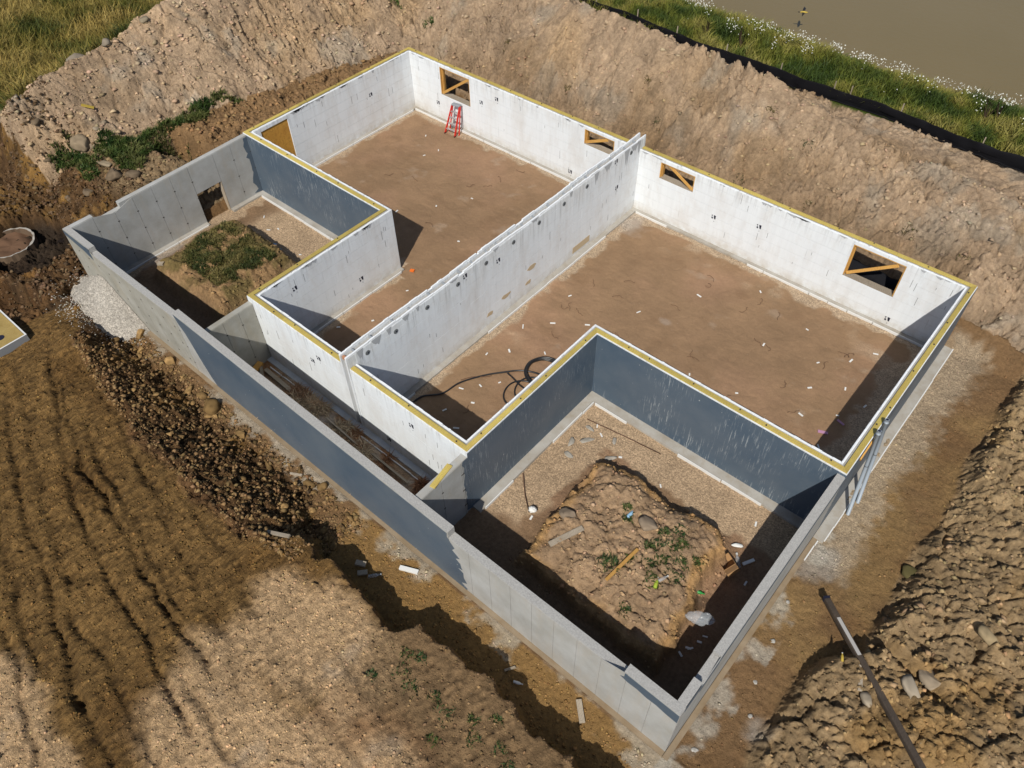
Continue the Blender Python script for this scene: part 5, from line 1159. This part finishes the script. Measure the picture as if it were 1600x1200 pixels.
# white foam slabs and scraps
plank(24.45, -11.62, 24.62, -11.3, .09, .05, 'short white foam bar above the cardboard box', 'white', z=.05, name='foam_bar', cat='scrap')
r = random.Random(31)
scr = []
def scrap(x, y, l, w_, rot, label, m='white', cat='scrap', group=None, h=.02, z=None):
    o = MB().box(-l / 2, l / 2, -w_ / 2, w_ / 2, 0, h).build('foam_scrap' if m == 'white' else 'litter', M[m]); o.location = (x, y, (HT(x, y) if z is None else z) + .012); o.rotation_euler = (0, 0, rot); return tag(o, label, cat, group)
from_px_room = [(15.0, -10.9), (14.2, -11.9), (14.9, -12.1), (15.9, -12.0), (14.4, -12.9), (13.9, -13.6), (15.2, -13.2), (14.6, -11.4), (13.8, -10.2), (14.3, -9.6), (15.3, -8.9), (13.9, -8.4), (14.6, -7.6), (15.6, -6.9), (16.0, -7.4), (14.2, -6.1), (16.4, -12.9), (16.9, -13.4), (16.2, -14.0), (14.8, -14.1), (15.7, -14.4),
                (16.6, -5.2), (17.8, -3.1), (19.4, -1.5), (20.8, -3.8), (21.6, -2.2), (22.6, -3.4), (23.4, -2.6), (22.9, -4.6), (23.8, -3.9), (24.1, -5.1), (23.2, -5.8), (24.2, -6.6), (23.6, -7.6), (22.6, -7.9), (22.1, -8.2), (21.2, -6.3), (20.4, -8.1), (19.6, -6.6), (24.7, -8.2), (24.6, -4.2), (23.9, -1.8)]
for (x, y) in from_px_room:
    if y < YC + .5 and x > XE - .6: continue
    scrap(x, y, r.uniform(.09, .2), r.uniform(.035, .06), r.uniform(0, 3), 'little white foam scrap on the dirt floor of the larger room', group='white scraps on the larger room floor')
for (x, y) in ((6.6, -5.3), (5.6, -6.6), (8.9, -6.4), (3.6, -3.0), (2.5, -1.8), (3.8, -2.3), (10.1, -3.1), (8.9, -12.6), (9.6, -11.6), (10.4, -10.6), (9.4, -9.7), (11.2, -9.1), (9.1, -13.9), (10.1, -13.2), (7.4, -4.0)):
    scrap(x, y, r.uniform(.08, .16), r.uniform(.03, .06), r.uniform(0, 3), 'little white foam scrap on the dirt floor of the smaller room', group='white scraps on the smaller room floor')
for k in range(18):
    x, y = r.choice([(r.uniform(17.9, 19.3), r.uniform(-15, -10)), (r.uniform(18, 25), r.uniform(-10.9, -9.8)), (r.uniform(24.4, 25.1), r.uniform(-15, -10)), (r.uniform(18, 24.8), r.uniform(-16.6, -16))])
    scrap(x, y, r.uniform(.07, .16), r.uniform(.03, .06), r.uniform(0, 3), 'little white foam scrap on the ground around the cracked mound', group='white scraps around the cracked mound')
for k in range(14):
    scrap(r.uniform(.9, 7.6), r.choice([r.uniform(-11, -9.8), r.uniform(-16.6, -15.4)]), r.uniform(.07, .16), r.uniform(.03, .06), r.uniform(0, 3), 'little white foam scrap on the ground around the grassy mound', group='white scraps around the grassy mound')
for (x, y, s) in ((26.1, -13.0, .2), (26.3, -14.2, .16), (25.9, -11.8, .14), (26.0, -16.5, .22), (26.6, -15.0, .15)):
    boulder(x, y, s * .55, {26.1: 'whitish mortar lump outside the right wall, nearest the dark timber', 26.3: 'whitish mortar lump on bare soil between the timber and the corner', 25.9: 'smallest whitish mortar lump just above the timber end', 26.0: 'whitish mortar lump closest to the nearest corner of the building', 26.6: 'whitish mortar lump beside the dusty patch at the clay bank'}[x], (.42, .40, .36), .3, int(x * 10 - y * 7), cat='mortar lump', group='spilled mortar outside the right wall', name='mortar_lump')
scrap(24.05, -6.0, .3, .1, .4, 'pink foil wrapper on the sunlit floor beside the shadow edge', 'pink'); scrap(24.3, -5.3, .26, .07, -.3, 'pink foil wrapper lying in the shade by the right wall', 'pink')
scrap(8.75, -8.8, .16, .12, .4, 'small orange scrap at the free corner of the short white wall', 'orange', h=.05)
scrap(3.72, -11.4, .3, .2, .5, 'pale blue sheet of paper in the trench beside the grassy mound', 'blue'); scrap(4.05, -11.35, .16, .12, 1.2, 'smaller pale blue scrap beside the blue sheet', 'blue')
scrap(16.6, -14.55, .35, .22, .3, 'torn tan cardboard near the bottom corner of the larger room', 'card', 'cardboard')
# bent tie wires on the floor
def wire(x, y, seed, lab, grp):
    q = random.Random(seed); p = Vector((0, 0, .02)); a = q.uniform(0, 6.28); pts3 = [p.copy()]
    for k in range(7): a += q.uniform(-1.3, 1.3); p = p + Vector((math.cos(a) * .07, math.sin(a) * .07, q.uniform(-.006, .012))); pts3.append(p.copy())
    o = MB().tube(pts3, .008, 5).build('bent_wire', M['rust']); o.location = (x, y, HT(x, y)); tag(o, lab, 'wire', grp)
for k in range(34):
    while True:
        x = r.uniform(13.6, 24.6); y = r.uniform(-14, -1)
        if y > YC + .6 or x < XE - .7: break
    wire(x, y, k, 'bent dark tie wire on the dirt floor of the larger room', 'tie wires on the larger room floor')
for k in range(14):
    wire(r.uniform(.9, 11.9), r.uniform(-8.2, -1), 60 + k, 'bent dark tie wire on the dirt floor of the smaller room', 'tie wires on the smaller room floor')
# black sheet outside the rightmost window
n = 30; X, Y = np.meshgrid(np.linspace(21.2, 24.0, n), np.linspace(.05, 1.1, n), indexing='ij'); Z = .62 + .35 * ss(.5, 1.1, Y) + .18 * fbm(X, Y, .5, 4, 900)
a, b = np.meshgrid(np.arange(n - 1), np.arange(n - 1), indexing='ij'); a = a.ravel(); b = b.ravel()
o = link('black_sheet', np_mesh('black_sheet', np.stack([X, Y, Z], -1).reshape(-1, 3), np.stack([a * n + b, (a + 1) * n + b, (a + 1) * n + b + 1, a * n + b + 1], -1), None, True), None, M['fabric']); o.modifiers.new('s', 'SOLIDIFY').thickness = .01
tag(o, 'crumpled black plastic sheet seen through the rightmost window opening', 'plastic sheet')
boulder(3.35, .75, .3, 'blue-grey stone in the trench behind the leftmost window', (.2, .22, .25), .8, 95)
# ------------------------------------------------------------------ manhole ring and box at the left edge
rg = empty('well_ring', 'soil-filled concrete ring standing in a dark pit at the left edge', 'concrete ring', (-5.0, -17.95, 0))
def ring(cx, cyv, r0, r1, z0, z1, n=48, seed=3):
    mb = MB(); q = random.Random(seed)
    for k in range(n):
        a = 2 * math.pi * k / n; c, s = math.cos(a), math.sin(a); j = q.uniform(-.025, .025); t_ = q.uniform(-.02, .03)
        mb.v += [(cx + c * r0, cyv + s * r0, z0), (cx + c * (r1 + j), cyv + s * (r1 + j), z0), (cx + c * (r1 + j), cyv + s * (r1 + j), z1 + t_), (cx + c * (r0 - j), cyv + s * (r0 - j), z1 + t_)]
    for k in range(n):
        l = (k + 1) % n
        for a, b in ((0, 1), (1, 2), (2, 3), (3, 0)): mb.f.append((k * 4 + a, k * 4 + b, l * 4 + b, l * 4 + a))
    return mb
ring(-4.72, -17.9, .87, .95, -1.3, .12).build('ring_wall', M['dring'], rg)  # shell tone: soil brown, darkened to hold the pit's shade
ring(-4.72, -17.9, .885, .945, .122, .132).build('crusty_rim', M['foot'], rg)
n = 24; q = np.random.default_rng(4); rad = np.sqrt(np.linspace(0, 1, 14)); a = np.linspace(0, 2 * math.pi, 48, endpoint=False); RR, AA = np.meshgrid(rad * .88, a, indexing='ij'); X = -4.72 + RR * np.cos(AA); Y = -17.9 + RR * np.sin(AA); Z = 0 + .12 * fbm(X, Y, .4, 4, 800) - .2 * ss(.4, .9, Y + 17.9)
i_, j_ = np.meshgrid(np.arange(13), np.arange(48), indexing='ij'); i_ = i_.ravel(); j_ = j_.ravel(); jn = (j_ + 1) % 48
o = link('soil_fill', np_mesh('soil_fill', np.stack([X, Y, Z], -1).reshape(-1, 3), np.stack([i_ * 48 + j_, (i_ + 1) * 48 + j_, (i_ + 1) * 48 + jn, i_ * 48 + jn], -1), np.tile(np.array([.13, .075, .045]), (X.size, 1)), True), rg, M['clod'])
bx = empty('trailer_box', 'open box corner with pale metal rim and yellow plywood floor at the left edge', 'trailer', (1, -20.6, .9))
ang = 0
P0 = Vector((.95, -20.15, 0))
zt = 1.55
def BX(nm, x0, x1, y0, y1, z0, z1, m): return MB().box(x0, x1, y0, y1, z0, z1).build(nm, m, bx)
rimm = mat('pale_metal_rim', (.25, .26, .27), .6, .3, .2)
bxx0, bxx1, byy0, byy1 = -.2, 1.97, -22.6, -20.12
BX('floor_panel', bxx0 + .04, bxx1 - .04, byy0 + .04, byy1 - .04, .90, .92, M['ply2'])
BX('side_wall', bxx1 - .035, bxx1, byy0, byy1, .7, 1.02, rimm); BX('side_wall', bxx0, bxx0 + .035, byy0, byy1, .7, 1.02, M['greyp'])
BX('side_wall', bxx0 + .036, bxx1 - .036, byy1 - .035, byy1, .7, 1.019, rimm); BX('side_wall', bxx0 + .036, bxx1 - .036, byy0, byy0 + .035, .7, 1.019, M['greyp'])
BX('rim', bxx1 - .04, bxx1 + .005, byy0 - .01, byy1 + .005, 1.021, 1.035, M['edge']); BX('rim', bxx0 - .005, bxx1 - .041, byy1 - .04, byy1 + .005, 1.021, 1.034, M['edge'])
BX('rim', bxx0 - .015, bxx0 + .05, byy0 - .01, byy1 - .041, 1.021, 1.034, M['edge'])
MB().tube([(1.3, -20.75, .921), (1.3, -20.75, .925)], .13, 16).build('dark_hole', M['dark'], bx)
tag(MB().box(0, 1.7, -22.4, -20.3, .3, .899).build('box_base', M['greyp'], bx), None)
print('tris', sum(len(o.data.polygons) * (2 if len(o.data.polygons) and o.data.polygons[0].loop_total == 4 else 1) for o in bpy.data.objects if o.type == 'MESH'), 'objs', len(bpy.data.objects))
